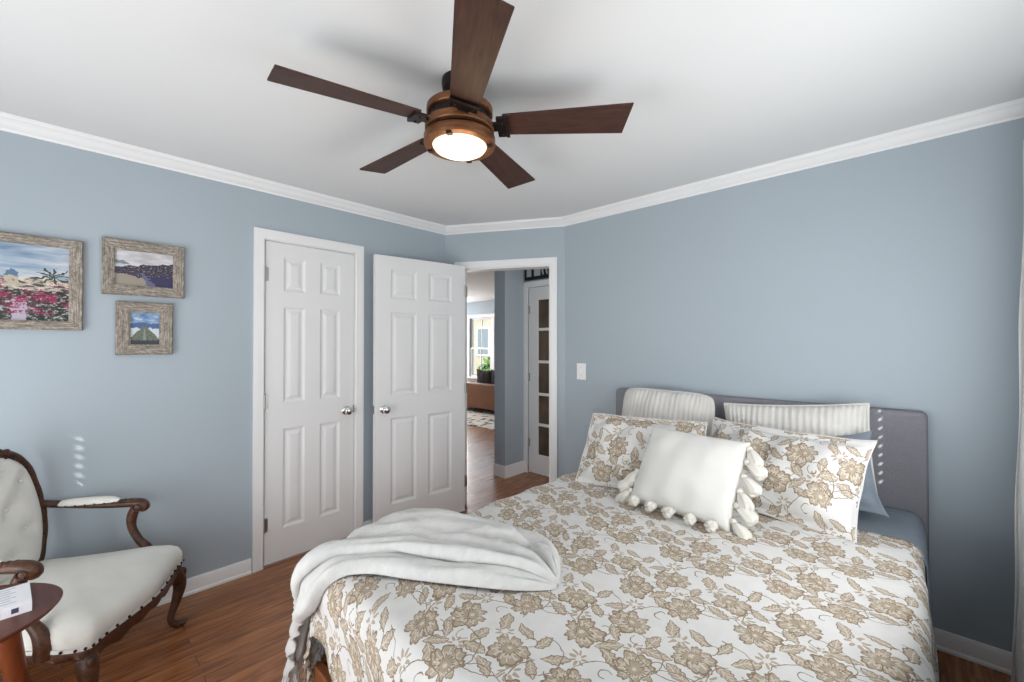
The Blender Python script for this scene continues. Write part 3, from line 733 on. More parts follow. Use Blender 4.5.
def throw_pt(a, b):
    i = min(NS - 1, int(round(b * (NS - 1)))); k = min(NTT - 1, int(round(a * (NTT - 1))))
    t, h = secs[k]; s = i / (NS - 1)
    # folds wander along the throw
    t2 = t + .05 * sin(5 * s + 1.0) * sin(pi * min(max(t, 0), 1))
    hs = .55 + .45 * smooth01(s / .12)
    hang = smooth01((s - .62) / .25)
    hh = h * hs * (1 - .45 * hang)
    if t > .25:
        hh += (.010 * sin(19 * t + 5 * s) + .007 * sin(34 * t - 9 * s)) * sin(pi * min(1, max(0, (t - .2) / .8))) * (1 - .3 * hang)
        hh += .026 * math.exp(-((s - .52) / .13) ** 2 - ((t - .86) / .14) ** 2)
        hh -= .030 * math.exp(-((s - .17) / .035) ** 2 - ((t - .66) / .10) ** 2)
    q_ = Vector((s * 3.2 + t * 1.5, t * 5.0, 3.1)); fade = sin(pi * min(1, max(0, t))) ** .6
    hh += fade * (1 - .4 * hang) * (.030 * (.5 - abs(mnoise.noise(q_))) ** 2 * 4 - .012) + fade * .006 * mnoise.noise(q_ * 3.3)
    if s < .10:                                # the rolled end rounds off
        g_ = sqrt(max(0, 1 - (1 - s / .10) ** 2)); t2 = .5 + (t2 - .5) * (.15 + .85 * g_); hh *= .35 + .65 * g_
    u = e1[i][0] + (e2[i][0] - e1[i][0]) * t2; v = e1[i][1] + (e2[i][1] - e1[i][1]) * t2
    return drape(u, v, .012 + max(hh, .002), XA, XB, YF, TOPZ, .058, .32, .012, 30)
tw = MB().grid(NTT, NS, throw_pt, lambda a, b: (secs[min(NTT - 1, int(round(a * (NTT - 1))))][0] * .45, b * 1.3))
tro = tag(tw.build('throw_blanket', M['throw'], smooth='all'), 'crumpled white knitted throw draped over the foot corner of the bed', 'blanket')
md = tro.modifiers.new('solid', 'SOLIDIFY'); md.thickness = .006; md.offset = 1
fr = MB()
for k in range(46):
    a = k / 45
    p = Vector(throw_pt(a, 1.0)); q = Vector(throw_pt(a, .985)); d = (p - q).normalized()
    l = .04 + .03 * random.random(); d = (d + Vector((random.uniform(-.2, .2), random.uniform(-.2, .2), -.4))).normalized()
    fr.tube([p, p + d * l * .5, p + d * l + Vector((0, 0, -.006))], [.0028, .0026, .0016], 5)
fr.build('fringe', M['throw'], tro, smooth=True)['kind'] = 'stuff'

# ------------------------------------------------------------------ pillows
def pillow_mb(w, h, d, flange=0, pinch=.05, ear=.02, seed=0, na=44, nb=34, crease=.5):
    rnd = random.Random(seed); ph = [rnd.uniform(0, 6.28) for _ in range(8)]
    mb = MB()
    fa = 1 - 2 * flange / w; fb = 1 - 2 * flange / h
    def surf(sgn):
        def fn(a, b):
            x, y = a * 2 - 1, b * 2 - 1
            x = sin(x * pi / 2) * .35 + x * .65; y = sin(y * pi / 2) * .35 + y * .65
            ix, iy = min(1, abs(x) / fa), min(1, abs(y) / fb)
            t = ((1 - ix ** 2.4) * (1 - iy ** 2.4)) ** .48 if ix < 1 and iy < 1 else 0
            t *= (1 + .10 * sin(3.1 * x + ph[0]) * sin(2.7 * y + ph[1]))
            wr = crease * .010 * (sin(9 * x + 4 * y + ph[2]) * sin(5 * y - 3 * x + ph[3]) + .6 * sin(14 * x * y + ph[4])) * min(1, t * 2)
            fl = .004 + (.008 * sin(8 * (x + y) + ph[5]) if t == 0 else 0) * (1 if flange else 0) * max(abs(x), abs(y)) ** 6
            px_ = x * w / 2 * (1 - pinch * cos(y * pi / 2)) + ear * x ** 5 * abs(y) ** 5
            py_ = y * h / 2 * (1 - pinch * 1.3 * cos(x * pi / 2)) + ear * y ** 5 * abs(x) ** 5
            return (px_, sgn * (t * d / 2 + wr) - (0 if sgn < 0 else 0) + sgn * .002 + (fl if t == 0 else 0) * .5, py_)
        return fn
    uvf = lambda a, b: (a * w + seed * .137, b * h + seed * .211)
    n = len(mb.v); mb.grid(na, nb, surf(-1), uvf); mb.grid(na, nb, surf(1), uvf)
    # close the rim
    off = na * nb; rim = [j for j in range(na)] + [na * (k + 1) - 1 for k in range(1, nb)] + [na * nb - 1 - j for j in range(1, na)] + [na * (nb - 1 - k) for k in range(1, nb - 1)]
    for i in range(len(rim)):
        a, b = rim[i], rim[(i + 1) % len(rim)]; mb.f.append((a, b, b + off, a + off))
    mb._surf = surf
    return mb
def place(o, x, y, z, yaw, lean, roll=0):
    """origin at the middle of the bottom edge, leaning back"""
    o.matrix_world = Matrix.Translation((x, y, z)) @ Matrix.Rotation(yaw, 4, 'Z') @ Matrix.Rotation(-lean, 4, 'X') @ Matrix.Rotation(roll, 4, 'Y')
def make_pillow(name, label, mat, w, h, d, x, y, z, yaw, lean, roll=0, group=None, **kw):
    mb = pillow_mb(w, h, d, **kw)
    mb.v = [(a, b, c + h / 2) for a, b, c in mb.v]
    o = tag(mb.build(name, mat, smooth='all'), label, 'pillow', group)
    place(o, x, y, z, radians(yaw), radians(lean), radians(roll))
    return o, mb
def piping(o, mb, w, h, rad, mat, name='piping', pinch=.05, ear=.02):
    pts = []
    n = 40
    S = mb._surf(-1); S2 = mb._surf(1)
    for a, b in [(k / n, 0) for k in range(n)] + [(1, k / n) for k in range(n)] + [(1 - k / n, 1) for k in range(n)] + [(0, 1 - k / n) for k in range(n)]:
        p = Vector(S(a, b)); q = Vector(S2(a, b)); m_ = (p + q) / 2; pts.append((m_.x, m_.y, m_.z + h / 2))
    pts.append(pts[0])
    return MB().tube(pts, rad, 6).build(name, mat, o, smooth=True)

o, mb = make_pillow('euro_pillow', 'cream ribbed pillow standing against left half of headboard', M['stripe'], .575, .475, .15, -1.118, 2.50, .632, 0, 11, 1.0, 'ribbed cream pillows', seed=1, ear=-.022, pinch=.006)
piping(o, mb, .575, .475, .006, M['stripe'])
# second ribbed pillow
o, mb = make_pillow('euro_pillow', 'cream ribbed pillow against right half of headboard, one corner peaking high', M['stripe'], .625, .455, .17, -.418, 2.495, .632, -2, 11, -5.5, 'ribbed cream pillows', seed=2, ear=.004, pinch=.03)
piping(o, mb, .625, .455, .006, M['stripe'])
o, mb = make_pillow('pillow', 'blue-grey pillow behind the right floral sham, corner poking out', M['bluefab'], .53, .32, .11, -.350, 2.355, .640, -2, 18, -10, None, seed=3, ear=.02, flange=.025, pinch=.03, crease=1.2)
o, mb = make_pillow('pillow_sham', 'taupe floral pillow sham at left, beside the doorway side of bed', M['floral'], .63, .42, .13, -1.030, 1.975, .642, 8, 36, -1, 'floral pillow shams', seed=4, flange=.030, ear=.0, pinch=.02, crease=1.4)
piping(o, mb, .63, .42, .003, M['floral'], 'flange_edge')
o, mb = make_pillow('pillow_sham', 'taupe floral pillow sham at right, in front of the blue-grey pillow', M['floral'], .66, .42, .13, -.485, 2.105, .640, -11, 35, 0, 'floral pillow shams', seed=5, flange=.030, ear=.012, pinch=.02, crease=1.4)
piping(o, mb, .66, .42, .003, M['floral'], 'flange_edge')
# white tasselled cushion
o, mb = make_pillow('throw_pillow', 'square white cushion with chunky tassels leaning in front of the shams', M['cotton'], .44, .39, .13, -.750, 1.825, .648, -1, 36, 2, None, seed=6, ear=.004, crease=.3, pinch=.015)
def tassel_mb(seed):
    rnd = random.Random(seed); mb = MB(); mb.ball((0, 0, -.010), (.014, .014, .014), 10, 6)
    n = 24; rings = []
    for z, r in ((-.018, .012), (-.030, .018), (-.052, .025), (-.076, .029), (-.090, .024), (-.094, .004)):
        rings.append([((r * (1 + .12 * sin(8 * 2 * pi * i / n + seed) + .10 * sin(3 * 2 * pi * i / n + 2 * seed))) * cos(2 * pi * i / n), (r * (1 + .12 * sin(8 * 2 * pi * i / n + seed) + .10 * sin(3 * 2 * pi * i / n + 2 * seed))) * sin(2 * pi * i / n), z + .004 * sin(5 * 2 * pi * i / n + seed)) for i in range(n)])
    mb.rings(rings); return mb
tm = [tassel_mb(k) for k in range(3)]
spots = [(-.225, .05 + .050 * k, -1) for k in range(3)] + [(.226, .05 + .064 * k, 1) for k in range(6)] + [(-.17 + .085 * k, 0.0, 0) for k in range(5)]
tmesh = []
for k, (tx, tz, sd) in enumerate(spots):
    if k < 3:
        t_ = tm[k].build('tassel', M['tassel'], o, smooth='all'); tmesh.append(t_.data)
    else:
        t_ = bpy.data.objects.new('tassel', tmesh[k % 3]); COL.objects.link(t_); t_.parent = o
    if sd: t_.location = (tx - sd * .004, -.004, tz); t_.rotation_euler = (radians(8), radians(-sd * ((46 if sd > 0 else 34) + 14 * sin(k * 2.1))), 0)
    else: t_.location = (tx, -.012, .012); t_.rotation_euler = (radians(-62), radians(12 * sin(k * 1.9)), 0); t_.scale = (.8, .8, .8)

# ------------------------------------------------------------------ ceiling fan
FC = Vector((-1.2526, 1.0352))
fan = thing('ceiling_fan', 'five-blade walnut ceiling fan with copper bands and a lit frosted lamp', 'ceiling fan', (FC.x, FC.y, H))
def z_(z): return (z - 2.44) * .971
MB().lathe([(.001, z_(2.44)), (.068, z_(2.44)), (.070, z_(2.425)), (.066, z_(2.40)), (.050, z_(2.385)), (.030, z_(2.375)), (.030, z_(2.325)), (.001, z_(2.325))], 36).build('canopy', M['bronze'], fan, smooth=True)
MB().lathe([(.001, z_(2.335)), (.045, z_(2.335)), (.105, z_(2.332)), (.112, z_(2.322)), (.112, z_(2.20)), (.08, z_(2.19)), (.001, z_(2.19))], 48).build('motor_housing', M['bronze'], fan, smooth=True)
def band(z0, z1, r0, r1): return MB().lathe([(r0, z0), (r0, z1), (r1 - .003, z1), (r1, z1 - .003), (r1, z0 + .003), (r1 - .003, z0), (r0, z0)], 56, cap=False)
for z0, z1, r in ((2.300, 2.328, .126), (2.232, 2.262, .132), (2.184, 2.214, .136)):
    band(z_(z0), z_(z1), r - .022, r).build('copper_band', M['copper'], fan, smooth=True)
MB().lathe([(.136, z_(2.186)), (.134, z_(2.178)), (.118, z_(2.174)), (.104, z_(2.178)), (.102, z_(2.190)), (.136, z_(2.190))], 56, cap=False).build('lamp_ring', M['copper'], fan, smooth=True)
nb_ = NT('lit_frosted_glass', .4); nb_.color(rgb(255, 236, 205))
nb_.b.inputs['Emission Color'].default_value = (1.0, .84, .58, 1); nb_.b.inputs['Emission Strength'].default_value = .85
MB().lathe([(.104, z_(2.186)), (.103, z_(2.178)), (.095, z_(2.166)), (.075, z_(2.155)), (.045, z_(2.148)), (.015, z_(2.1455)), (.001, z_(2.145))], 48).build('lamp_diffuser', nb_.mat, fan, smooth='all')
for k in range(4):
    a = radians(30 + 90 * k)
    c_ = MB().box(-.010, .010, -.006, .014, -.004, .020).build('ring_clip', M['bronze'], fan, bevel=.002)
    c_.location = (.118 * cos(a), .118 * sin(a), z_(2.172)); c_.rotation_euler = (0, 0, a)
def blade_mb():
    mb = MB(); n = 14; rings = []
    r0, r1 = .168, .628
    for k in range(n + 1):
        t = k / n; x = r0 + (r1 - r0) * t; wd = .052 + .022 * t
        sk = .0
        rings.append([(x + (.012 * (1) if k == n else 0), -wd, -.004), (x - (.0 if k < n else .006), wd, -.004), (x - (.0 if k < n else .006), wd, .004), (x + (.012 if k == n else 0), -wd, .004)])
    return mb.rings(rings)
bm0 = None
for k, a in enumerate((254, 182, 110, 38, -34)):
    if bm0 is None:
        bo = blade_mb().build('blade', M['blade'], fan, bevel=.002); bm0 = bo
        ir = MB(); ir.box(.098, .155, -.020, .020, -.014, -.002); ir.box(.145, .190, -.050, .050, -.016, -.0042); ir.box(.178, .190, -.052, .052, -.018, -.0042)
        for yy in (-.03, .03): ir.ball((.165, yy, -.017), .005, 8, 4)
        im = ir.build('blade_iron', M['bronze'], bo, bevel=.003)
    else:
        bo = bm0.copy(); COL.objects.link(bo); bo.parent = fan
        i2 = im.copy(); COL.objects.link(i2); i2.parent = bo
    bo.location = (0, 0, z_(2.258)); bo.rotation_euler = (radians(-12), 0, radians(a))
lampd = bpy.data.lights.new('fan_lamp', 'POINT'); lampd.energy = 1.2; lampd.color = (1, .78, .5); lampd.shadow_soft_size = .08
lo = bpy.data.objects.new('fan_lamp', lampd); COL.objects.link(lo); lo.location = (FC.x, FC.y, 2.04)

# ------------------------------------------------------------------ armchair
CH = thing('armchair', 'antique carved wood armchair upholstered in ivory fabric against left wall', 'armchair', (-2.532, -.005, 0), radians(-33.4))
CWd, CDp = .311, .287
def outline(n=72, s=1.0, grow=0):
    """seat plan: tapered to the back, serpentine front"""
    pts = []
    P = [(-.255, -.27), (-.27, -.10), (-.295, .10), (-.318, .235), (-.300, .288), (-.235, .292), (-.13, .312), (0, .330), (.13, .312), (.235, .292), (.300, .288), (.318, .235), (.295, .10), (.27, -.10), (.255, -.27), (.13, -.285), (0, -.29), (-.13, -.285)]
    m = len(P)
    for i in range(n):
        t = i / n * m; k = int(t); f = t - k
        a, b, c, d = P[(k - 1) % m], P[k % m], P[(k + 1) % m], P[(k + 2) % m]
        q = [0.5 * (2 * b[j] + (c[j] - a[j]) * f + (2 * a[j] - 5 * b[j] + 4 * c[j] - d[j]) * f * f + (3 * b[j] - a[j] - 3 * c[j] + d[j]) * f ** 3) for j in (0, 1)]
        L = sqrt(q[0] ** 2 + q[1] ** 2)
        pts.append((q[0] * s + q[0] / L * grow, q[1] * s + q[1] / L * grow))
    return pts
sm = MB()
sm.rings([[(x, y, z) for x, y in outline(72, s)] for s, z in ((.985, .312), (1.0, .325), (1.012, .348), (1.005, .368), (.975, .390), (.92, .406), (.80, .424), (.55, .440), (.25, .446), (.02, .447))])
seat = sm.build('seat', M['whitefab'], CH, smooth='all')
g = MB(); O = outline(72, 1.0, .004); rr_ = []
for x, y in O: rr_.append([(x, y, .312), (x * 1.006, y * 1.006, .312), (x * 1.006, y * 1.006, .326), (x, y, .326)])
rr_.append(rr_[0]); g.rings(rr_, False, False)
g.build('gimp_trim', M['cotton'], seat, smooth=True)
nm = MB().ball((0, 0, 0), .0055, 8, 5).build('nailhead', M['nail'], seat, smooth='all')
first = True
Oh = outline(40, 1.0, .0085)
for i, (x, y) in enumerate(Oh):
    if y < -.22: continue
    if first: nn = nm; first = False
    else: nn = nm.copy(); COL.objects.link(nn); nn.parent = seat
    nn.location = (x, y, .319)
# carved rail below the seat with a scalloped lower edge
rl = MB(); N = 144; O = outline(N, 1.0, 0); R_ = []
for i, (x, y) in enumerate(O):
    a = atan2(x, y)
    sc_ = .012 * cos(6 * a) + .006 * sin(22 * a)
    zb = .262 + sc_ - .012 * math.exp(-(a / .25) ** 2)
    k = .93
    R_.append([(x * .90, y * .90, zb + .004), (x * .985, y * .985, zb), (x * 1.008, y * 1.008, zb + .012), (x * 1.0 , y * 1.0, .285 + .004 * sin(30 * a)), (x * 1.010, y * 1.010, .304), (x * .995, y * .995, .314), (x * .90, y * .90, .314)])
R_.append(R_[0]); rl.rings(R_, False, False)
rl.build('seat_rail', M['carved'], CH, smooth=True, angle=60)
def cab_leg(sx, front):
    mb = MB()
    if front:
        pts = catmull([(sx * .268, .245, .305), (sx * .292, .272, .255), (sx * .300, .282, .20), (sx * .288, .272, .13), (sx * .274, .258, .07), (sx * .276, .262, .035), (sx * .292, .280, .014)], 22)
        rad = [r_[0] for r_ in catmull([(.030,), (.032,), (.027,), (.020,), (.015,), (.015,), (.018,)], 22)]
        mb.tube(pts, rad, 14)
        mb.ball((sx * .300, .290, .017), (.021, .021, .016), 12, 8)           # scroll toe
        mb.ball((sx * .306, .292, .262), (.016, .016, .024), 12, 8)           # carved knee
        for k in range(5): mb.ball((sx * (.304 - .003 * k), .288 - .003 * k, .235 - .016 * k), .010 - .001 * k, 8, 5)
    else:
        pts = catmull([(sx * .235, -.245, .31), (sx * .240, -.255, .22), (sx * .246, -.275, .12), (sx * .252, -.300, .05), (sx * .256, -.312, .006)], 16)
        mb.tube(pts, [.026 - .010 * k / 15 for k in range(16)], 12)
    return mb
for sx in (-1, 1):
    cab_leg(sx, True).build('leg', M['carved'], CH, smooth=True, angle=60)
    cab_leg(sx, False).build('leg', M['carved'], CH, smooth=True, angle=60)
# backrest
BACKL = radians(5)
def backpos(x, z, o=0):       # o: towards the sitter
    t = z - .40
    return (x, -.245 - t * sin(BACKL) * 1.1 + o - .10 * (x / .25) ** 2 * -.25, .40 + t)
def back_outline(n=64, grow=0):
    P = [(-.185, .415), (-.218, .50), (-.230, .62), (-.214, .75), (-.186, .850), (-.130, .905), (-.06, .925), (0, .934), (.06, .925), (.130, .905), (.186, .850), (.214, .75), (.230, .62), (.218, .50), (.185, .415), (.08, .405), (0, .402), (-.08, .405)]
    m = len(P); out = []
    for i in range(n):
        t = i / n * m; k = int(t); f = t - k
        a, b, c, d = P[(k - 1) % m], P[k % m], P[(k + 1) % m], P[(k + 2) % m]
        q = [0.5 * (2 * b[j] + (c[j] - a[j]) * f + (2 * a[j] - 5 * b[j] + 4 * c[j] - d[j]) * f * f + (3 * b[j] - a[j] - 3 * c[j] + d[j]) * f ** 3) for j in (0, 1)]
        L = sqrt(q[0] ** 2 + (q[1] - .64) ** 2); out.append((q[0] * (1 + grow / L), .64 + (q[1] - .64) * (1 + grow / L)))
    return out
btn = [(x, z) for z, xs_ in ((.50, (-.07, .07)), (.60, (-.14, 0, .14)), (.70, (-.07, .07)), (.80, (-.14, 0, .14)), (.87, (-.07, .07))) for x in xs_]
bk = MB(); BO = back_outline(64)
rings = []
for s in (1.0, .985, .95, .90, .83, .74, .64, .53, .42, .31, .20, .10, .01):
    ring = []
    for x, z in BO:
        X, Z = x * s, .64 + (z - .64) * s
        o_ = .008 + .052 * (1 - s ** 5) ** .6
        for bx_, bz_ in btn: o_ -= .024 * math.exp(-((X - bx_) ** 2 + (Z - bz_) ** 2) / .0009)
        ring.append(backpos(X, Z, o_))
    rings.append(ring)
bk.rings(rings, True, True)
bko = bk.build('backrest', M['whitefab'], CH, smooth='all')
b0 = MB().ball((0, 0, 0), (.009, .006, .009), 10, 6).build('button', M['whitefab'], bko, smooth='all')
for i, (x, z) in enumerate(btn):
    b_ = b0 if i == 0 else b0.copy()
    if i: COL.objects.link(b_); b_.parent = bko
    b_.location = backpos(x, z, .008 + .030)
BF = back_outline(96, .012); R_ = []
for i in range(97):
    x, z = BF[i % 96]; a = atan2(x, z - .64)
    w_ = .016 + .004 * abs(sin(9 * a)) + (.010 * math.exp(-(a / .3) ** 2))
    L = sqrt(x * x + (z - .64) ** 2); nx, nz = x / L, (z - .64) / L
    ring = []
    for k in range(10):
        t = 2 * pi * k / 10
        p = backpos(x + nx * w_ * cos(t), z + nz * w_ * cos(t), .004 + .020 * sin(t)); ring.append(p)
    R_.append(ring)
bf = MB().rings(R_, False, False)
for k in range(9): bf.ball(backpos(.03 * (k - 4) , .951 - .0011 * (k - 4) ** 2, .016), (.014, .010, .012), 8, 6)
bf.build('back_frame', M['carved'], CH, smooth=True, angle=60)
bp = MB().ball((0, 0, 0), .0048, 8, 5)
nb0 = None
for i, (x, z) in enumerate(back_outline(40, -.006)):
    if z < .5: continue
    if nb0 is None: nb0 = MB().ball((0, 0, 0), .0048, 8, 5).build('nailhead', M['nail'], bko, smooth='all'); o_ = nb0
    else: o_ = nb0.copy(); COL.objects.link(o_); o_.parent = bko
    o_.location = backpos(x, z, .030)
for sx in (-1, 1): # stiles carrying the back down to the rail
    MB().tube([(sx * .195, -.262, .30), (sx * .190, -.258, .37), (sx * .192, -.256, .44)], [.024, .020, .016], 10).build('back_stile', M['carved'], CH, smooth=True)
for sx in (-1, 1):
    am = MB()
    pts = catmull([(sx * .236, -.268, .675), (sx * .262, -.20, .655), (sx * .288, -.08, .632), (sx * .300, .02, .622), (sx * .304, .080, .622), (sx * .306, .118, .614), (sx * .306, .130, .596), (sx * .304, .115, .584)], 30)
    rad = [r_[0] for r_ in catmull([(.018,), (.019,), (.020,), (.021,), (.025,), (.026,), (.022,), (.014,)], 30)]
    am.tube(pts, rad, 12, .85)
    for s2 in (-1, 1): am.ball((sx * .305 + s2 * .020, .108, .604), (.008, .024, .022), 12, 8); am.tube([(sx * .305 + s2 * .027, .108 + .015 * cos(q), .604 + .014 * sin(q)) for q in [k * .5 for k in range(12)]], .004, 6)
    for k in range(4): am.ball((sx * .302, .07 - .020 * k, .634), (.020 - .003 * k, .014, .010), 10, 6)
    ao = am.build('arm', M['carved'], CH, smooth=True, angle=60)
    pd = MB(); R_ = []
    for k in range(21):
        t = k / 20; y = -.20 + .235 * t; x = sx * (.266 + .036 * smooth01(t * 1.1)); zc = .645 - .014 * t + .006
        e = max(.02, (1 - abs(2 * t - 1) ** 3.2)) ** .5
        ring = []
        for q in range(16):
            th = 2 * pi * q / 16; ring.append((x + .030 * e * cos(th), y, zc + (.024 if sin(th) > 0 else .008) * e * sin(th)))
        R_.append(ring)
    pd.rings(R_); po = pd.build('arm_pad', M['whitefab'], CH, smooth='all')
    n0 = None
    for k in range(14):
        t = .08 + .84 * (k % 7) / 6; side = 1 if k < 7 else -1
        y = -.20 + .235 * t; x = sx * (.266 + .036 * smooth01(t * 1.1)) + side * .031 * max(.02, (1 - abs(2 * t - 1) ** 3.2)) ** .5
        if n0 is None: n0 = MB().ball((0, 0, 0), .0042, 8, 5).build('nailhead', M['nail'], po, smooth='all'); o_ = n0
        else: o_ = n0.copy(); COL.objects.link(o_); o_.parent = po
        o_.location = (x, y, .648 - .014 * t)
    su = MB()
    pts = catmull([(sx * .304, .095, .600), (sx * .304, .078, .555), (sx * .303, .080, .500), (sx * .305, .108, .440), (sx * .308, .140, .395), (sx * .304, .155, .345), (sx * .296, .150, .300)], 26)
    su.tube(pts, [r_[0] for r_ in catmull([(.020,), (.021,), (.017,), (.017,), (.021,), (.028,), (.030,)], 26)], 12)
    su.build('arm_support', M['carved'], CH, smooth=True, angle=60)

# ------------------------------------------------------------------ side table with book
TZ = .60
tb = thing('side_table', 'small dark walnut tripod side table standing in front of the armchair', 'table', (-1.960, -.275, 0))
def tri_r(a): return .262 + .014 * cos(3 * (a - radians(92)))
def tri_ring(s, z): return [(s * tri_r(2 * pi * i / 96) * cos(2 * pi * i / 96), s * tri_r(2 * pi * i / 96) * sin(2 * pi * i / 96), z) for i in range(96)]
MB().rings([tri_ring(.90, TZ - .022), tri_ring(.965, TZ - .016), tri_ring(.995, TZ - .006), tri_ring(1.0, TZ - .002), tri_ring(.992, TZ)]).build('table_top', M['tablewood'], tb, smooth=True, angle=40)
for a in (118, 238, 358):
    a = radians(a); c_, s_ = cos(a), sin(a)
    MB().tube([(.165 * c_, .165 * s_, TZ - .02), (.205 * c_, .205 * s_, .30), (.245 * c_, .245 * s_, 0)], [.030, .025, .014], 12).build('leg', M['legwood'], tb, smooth=True, angle=50)
MB().lathe([(.001, TZ - .05), (.12, TZ - .04), (.13, TZ - .021), (.001, TZ - .021)], 32).build('apron', M['tablewood'], tb, smooth=True)
M['cover'] = plain('white_book_cover', rgb(232, 232, 236), .35, 0, .5, .02, 9)
M['pages'] = plain('book_pages', rgb(206, 204, 204), .8, 0, .2, .05, 60)
M['ink'] = plain('dark_ink', rgb(70, 66, 92), .6, 0, .3, .05)
M['faint'] = plain('faint_print', rgb(196, 198, 208), .6, 0, .3, .05)
bk_ = thing('book', 'white paperback book lying on the walnut side table', 'book', (-1.893, -.062, TZ), radians(4))
BW, BL, BT = .155, .23, .030
MB().box(-BW, 0, -BL, 0, BT - .003, BT).box(-BW, 0, -BL, 0, 0, .003).box(-.004, 0, -BL, 0, .003, BT - .003).build('cover', M['cover'], bk_, bevel=.001)
MB().box(-BW + .004, -.004, -BL + .004, -.004, .003, BT - .003).build('page_block', M['pages'], bk_)
MB().box(-.0005, .0006, -.040, -.026, .008, .022).build('spine_emblem', M['ink'], bk_)
MB().box(-.0005, .0006, -.150, -.060, .009, .020).build('spine_lettering', M['faint'], bk_)
cvp = MB()
for k in range(7): cvp.box(-.140 + .018 * k, -.134 + .018 * k, -.20 + .006 * (k % 3), -.03 - .01 * (k % 2), BT, BT + .0004)
cvp.build('cover_print', M['faint'], bk_)

# ------------------------------------------------------------------ pictures
def picture(name, label, kind, y0, y1, z0, z1, fw_y, fw_z, tilt=0):
    t = thing(name, label, 'picture', (XL, (y0 + y1) / 2, (z0 + z1) / 2)); t.rotation_euler = (radians(tilt), 0, 0)
    hy, hz = (y1 - y0) / 2, (z1 - z0) / 2
    f = MB(); d = .028
    prof = [(0, .002), (0, d - .006), (.10, d), (.8, d - .004), (1.0, d - .010), (1.0, .004)]
    corners = [(-1, -1), (1, -1), (1, 1), (-1, 1)]
    for i in range(4):
        a, b = corners[i], corners[(i + 1) % 4]
        v = []; uv = []
        for (sy, sz), s in ((a, 0), (b, 1)):
            for p, o in prof:
                v.append((o, sy * (hy - p * fw_y), sz * (hz - p * fw_z)))
                L = 2 * (hy if a[1] == b[1] else hz); uv.append((s * L + i * 1.7, p * fw_y + i * .9))
        n = len(prof); fc = [(k, k + 1, n + k + 1, n + k) for k in range(n - 1)] + [tuple(range(n)), tuple(range(n, 2 * n))]
        f.add(v, fc, uv)
    f.build('frame', M['barn'], t)
    iy, iz = hy - fw_y, hz - fw_z
    p = MB(); p.add([(.010, -iy - .004, -iz - .004), (.010, iy + .004, -iz - .004), (.010, iy + .004, iz + .004), (.010, -iy - .004, iz + .004)], [(0, 1, 2, 3)], [(0, 0), (1, 0), (1, 1), (0, 1)])
    p.box(.002, .009, -iy - .004, iy + .004, -iz - .004, iz + .004)
    p.build('photo_print', mk_picture(kind), t)
    return t
picture('picture_frame', 'large barnwood framed print of pink flowers and domed town', 'bougainvillea', -.555, .058, 1.455, 1.884, .048, .042)
picture('picture_frame', 'medium barnwood framed print of a dark rocky headland, landscape format', 'headland', .122, .448, 1.640, 1.922, .048, .052)
picture('picture_frame', 'smallest barnwood framed print, blue mountain scene, hung lowest', 'mountain', .174, .400, 1.334, 1.607, .056, .054)

# ------------------------------------------------------------------ curtain beside the frame's right edge
def curtain_pt(a, b):
    z = .02 + (2.16 - .02) * b; s = a
    y = 2.25 + .31 * s
    amp = .036 - .006 * b
    x = .309 + .041 * b + amp * sin(2 * pi * 3.25 * s + 1.2 + .3 * sin(3 * z)) + .003 * sin(9 * z + 5 * s)
    return (x, y + .012 * sin(2 * pi * 8.5 * s), z)
cu = thing('curtain', 'white floor-length curtain hanging at the right edge beside the bed', 'curtain', (0, 0, 0))
c_ = MB().grid(120, 40, curtain_pt).build('panel', M['curtain'], cu, smooth='all')
md = c_.modifiers.new('solid', 'SOLIDIFY'); md.thickness = .003; md.offset = 0
MB().tube([(.362, .80, 2.20), (.362, 2.58, 2.20)], .010, 12).ball((.362, 2.59, 2.20), .016, 12, 8).build('rod', M['bronze'], cu, smooth=True)
br_ = MB()
for y in (.86, 2.56): br_.tube([(XR - .001, y, 2.20), (.362, y, 2.20)], .007, 8)
br_.build('rod_bracket', M['bronze'], cu, smooth=True)

# ------------------------------------------------------------------ living room seen through the doorway
sf = thing('sofa', 'tan leather sofa seen from behind through the doorway', 'sofa', (-6.35, 6.02, .012))
MB().box(-.95, .95, -.34, -.20, .10, .60).build('backrest', M['sofa'], sf, bevel=.03, seg=3)
MB().box(-.95, .95, -.20, .34, .10, .40).build('seat_base', M['sofa'], sf, bevel=.03, seg=3)
for s in (-1, 1): MB().box(min(s * .95, s * .80), max(s * .95, s * .80), -.20, .34, .40, .55).build('armrest', M['sofa'], sf, bevel=.03, seg=3)
for s in (-1, 1):
    for yy in (-.30, .30): MB().tube([(s * .88, yy, 0), (s * .88, yy, .10)], .025, 10).build('leg', M['black'], sf)
for i, (x, lab) in enumerate(((-6.42, 'dark grey cushion on the tan sofa, left of pair'), (-5.98, 'dark brown cushion on the tan sofa, right of pair'))):
    mb = pillow_mb(.46, .44, .16, seed=20 + i); mb.v = [(a, b, c + .22) for a, b, c in mb.v]
    o = tag(mb.build('sofa_cushion', M['darkcush'], smooth='all'), lab, 'cushion', 'dark cushions on the tan sofa'); place(o, x, 5.99, .425, 0, radians(-2))
nr = NT('patterned_rug', .95); v = nr.coords('Object', (1, 1, 1))
vo = nr.node('ShaderNodeTexVoronoi'); vo.inputs['Scale'].default_value = 9; nr.link(v, vo.inputs['Vector'])
nr.color(nr.ramp(vo.outputs['Distance'], [(.30, rgb(52, 48, 46)), (.42, rgb(214, 206, 196)), (.7, rgb(226, 220, 210))]))
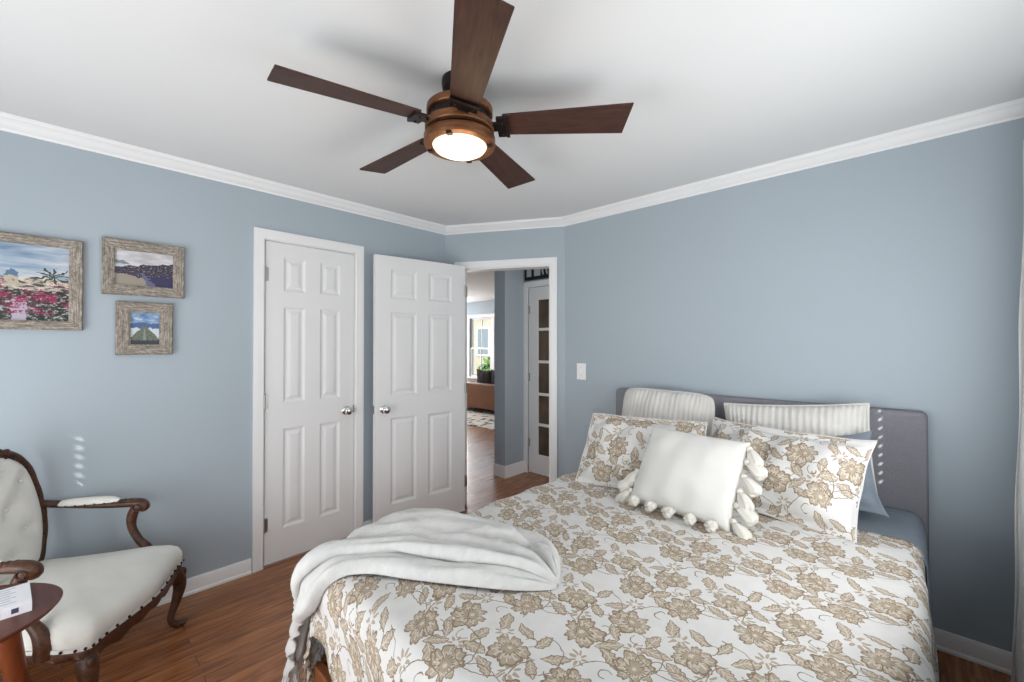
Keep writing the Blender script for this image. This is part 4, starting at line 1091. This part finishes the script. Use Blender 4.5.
tag(MB().box(-7.3, -4.9, 4.78, 6.25, 0, .012).build('rug', nr.mat, bevel=.004), 'black and cream patterned rug under the tan sofa', 'rug')

# outside the living room window
M['grass'] = plain('lawn', rgb(104, 128, 74), .95, 0, .1, .2, 9)
struct(MB().box(-30, 8, 6.95, 40, -.3, -.2).build('ground_outside', M['grass']))
ho = thing('house', 'beige house with white framed window seen through the far window', 'house', (-13.0, 15.0, -.2))
MB().box(-6, 6, 0, 5, 0, 3.4).build('wall', plain('beige_siding', rgb(140, 132, 120), .8, 0, .2, .06, 3), ho)
MB().prism([(-6.4, -.4), (6.4, -.4), (6.4, 5.4), (-6.4, 5.4)], 3.4, 3.7).build('roof', plain('brown_roof', rgb(120, 100, 88), .9), ho)
for x in (-3.2, -.9, 1.4, 3.8):
    f = MB().box(x - .5, x + .5, -.06, 0, 1.0, 2.5).build('window', M['trim'], ho)
    MB().box(x - .42, x + .42, -.08, -.06, 1.08, 2.42).build('pane', plain('dark_pane', rgb(92, 98, 104), .2), f)
M['leaf'] = plain('shrub_leaves', rgb(70, 96, 52), .8, 0, .2, .35, 12)
for i, (x, y, r, lab) in enumerate(((-10.0, 10.0, .75, 'round green shrub outside the far window, left'), (-7.7, 9.6, .85, 'round green shrub outside the far window, middle'), (-5.6, 9.9, .7, 'round green shrub outside the far window, right'))):
    mb = MB(); rnd = random.Random(i)
    for k in range(420):
        a, z = rnd.uniform(0, 2 * pi), rnd.uniform(-.7, 1); q = sqrt(1 - z * z); rr2 = r * rnd.uniform(.75, 1.05)
        c0 = Vector((rr2 * q * cos(a), rr2 * q * sin(a), rr2 * z + r * .7)); d1 = Vector((rnd.uniform(-1, 1), rnd.uniform(-1, 1), rnd.uniform(-1, 1))).normalized() * .10; d2 = d1.orthogonal().normalized() * .06
        mb.add([c0 - d1, c0 + d2, c0 + d1, c0 - d2], [(0, 1, 2, 3)])
    mb.ball((0, 0, r * .7), r * .8, 14, 10)
    o = tag(mb.build('shrub', M['leaf']), lab, 'shrub', 'shrubs outside the far window'); o.location = (x, y, -.2)
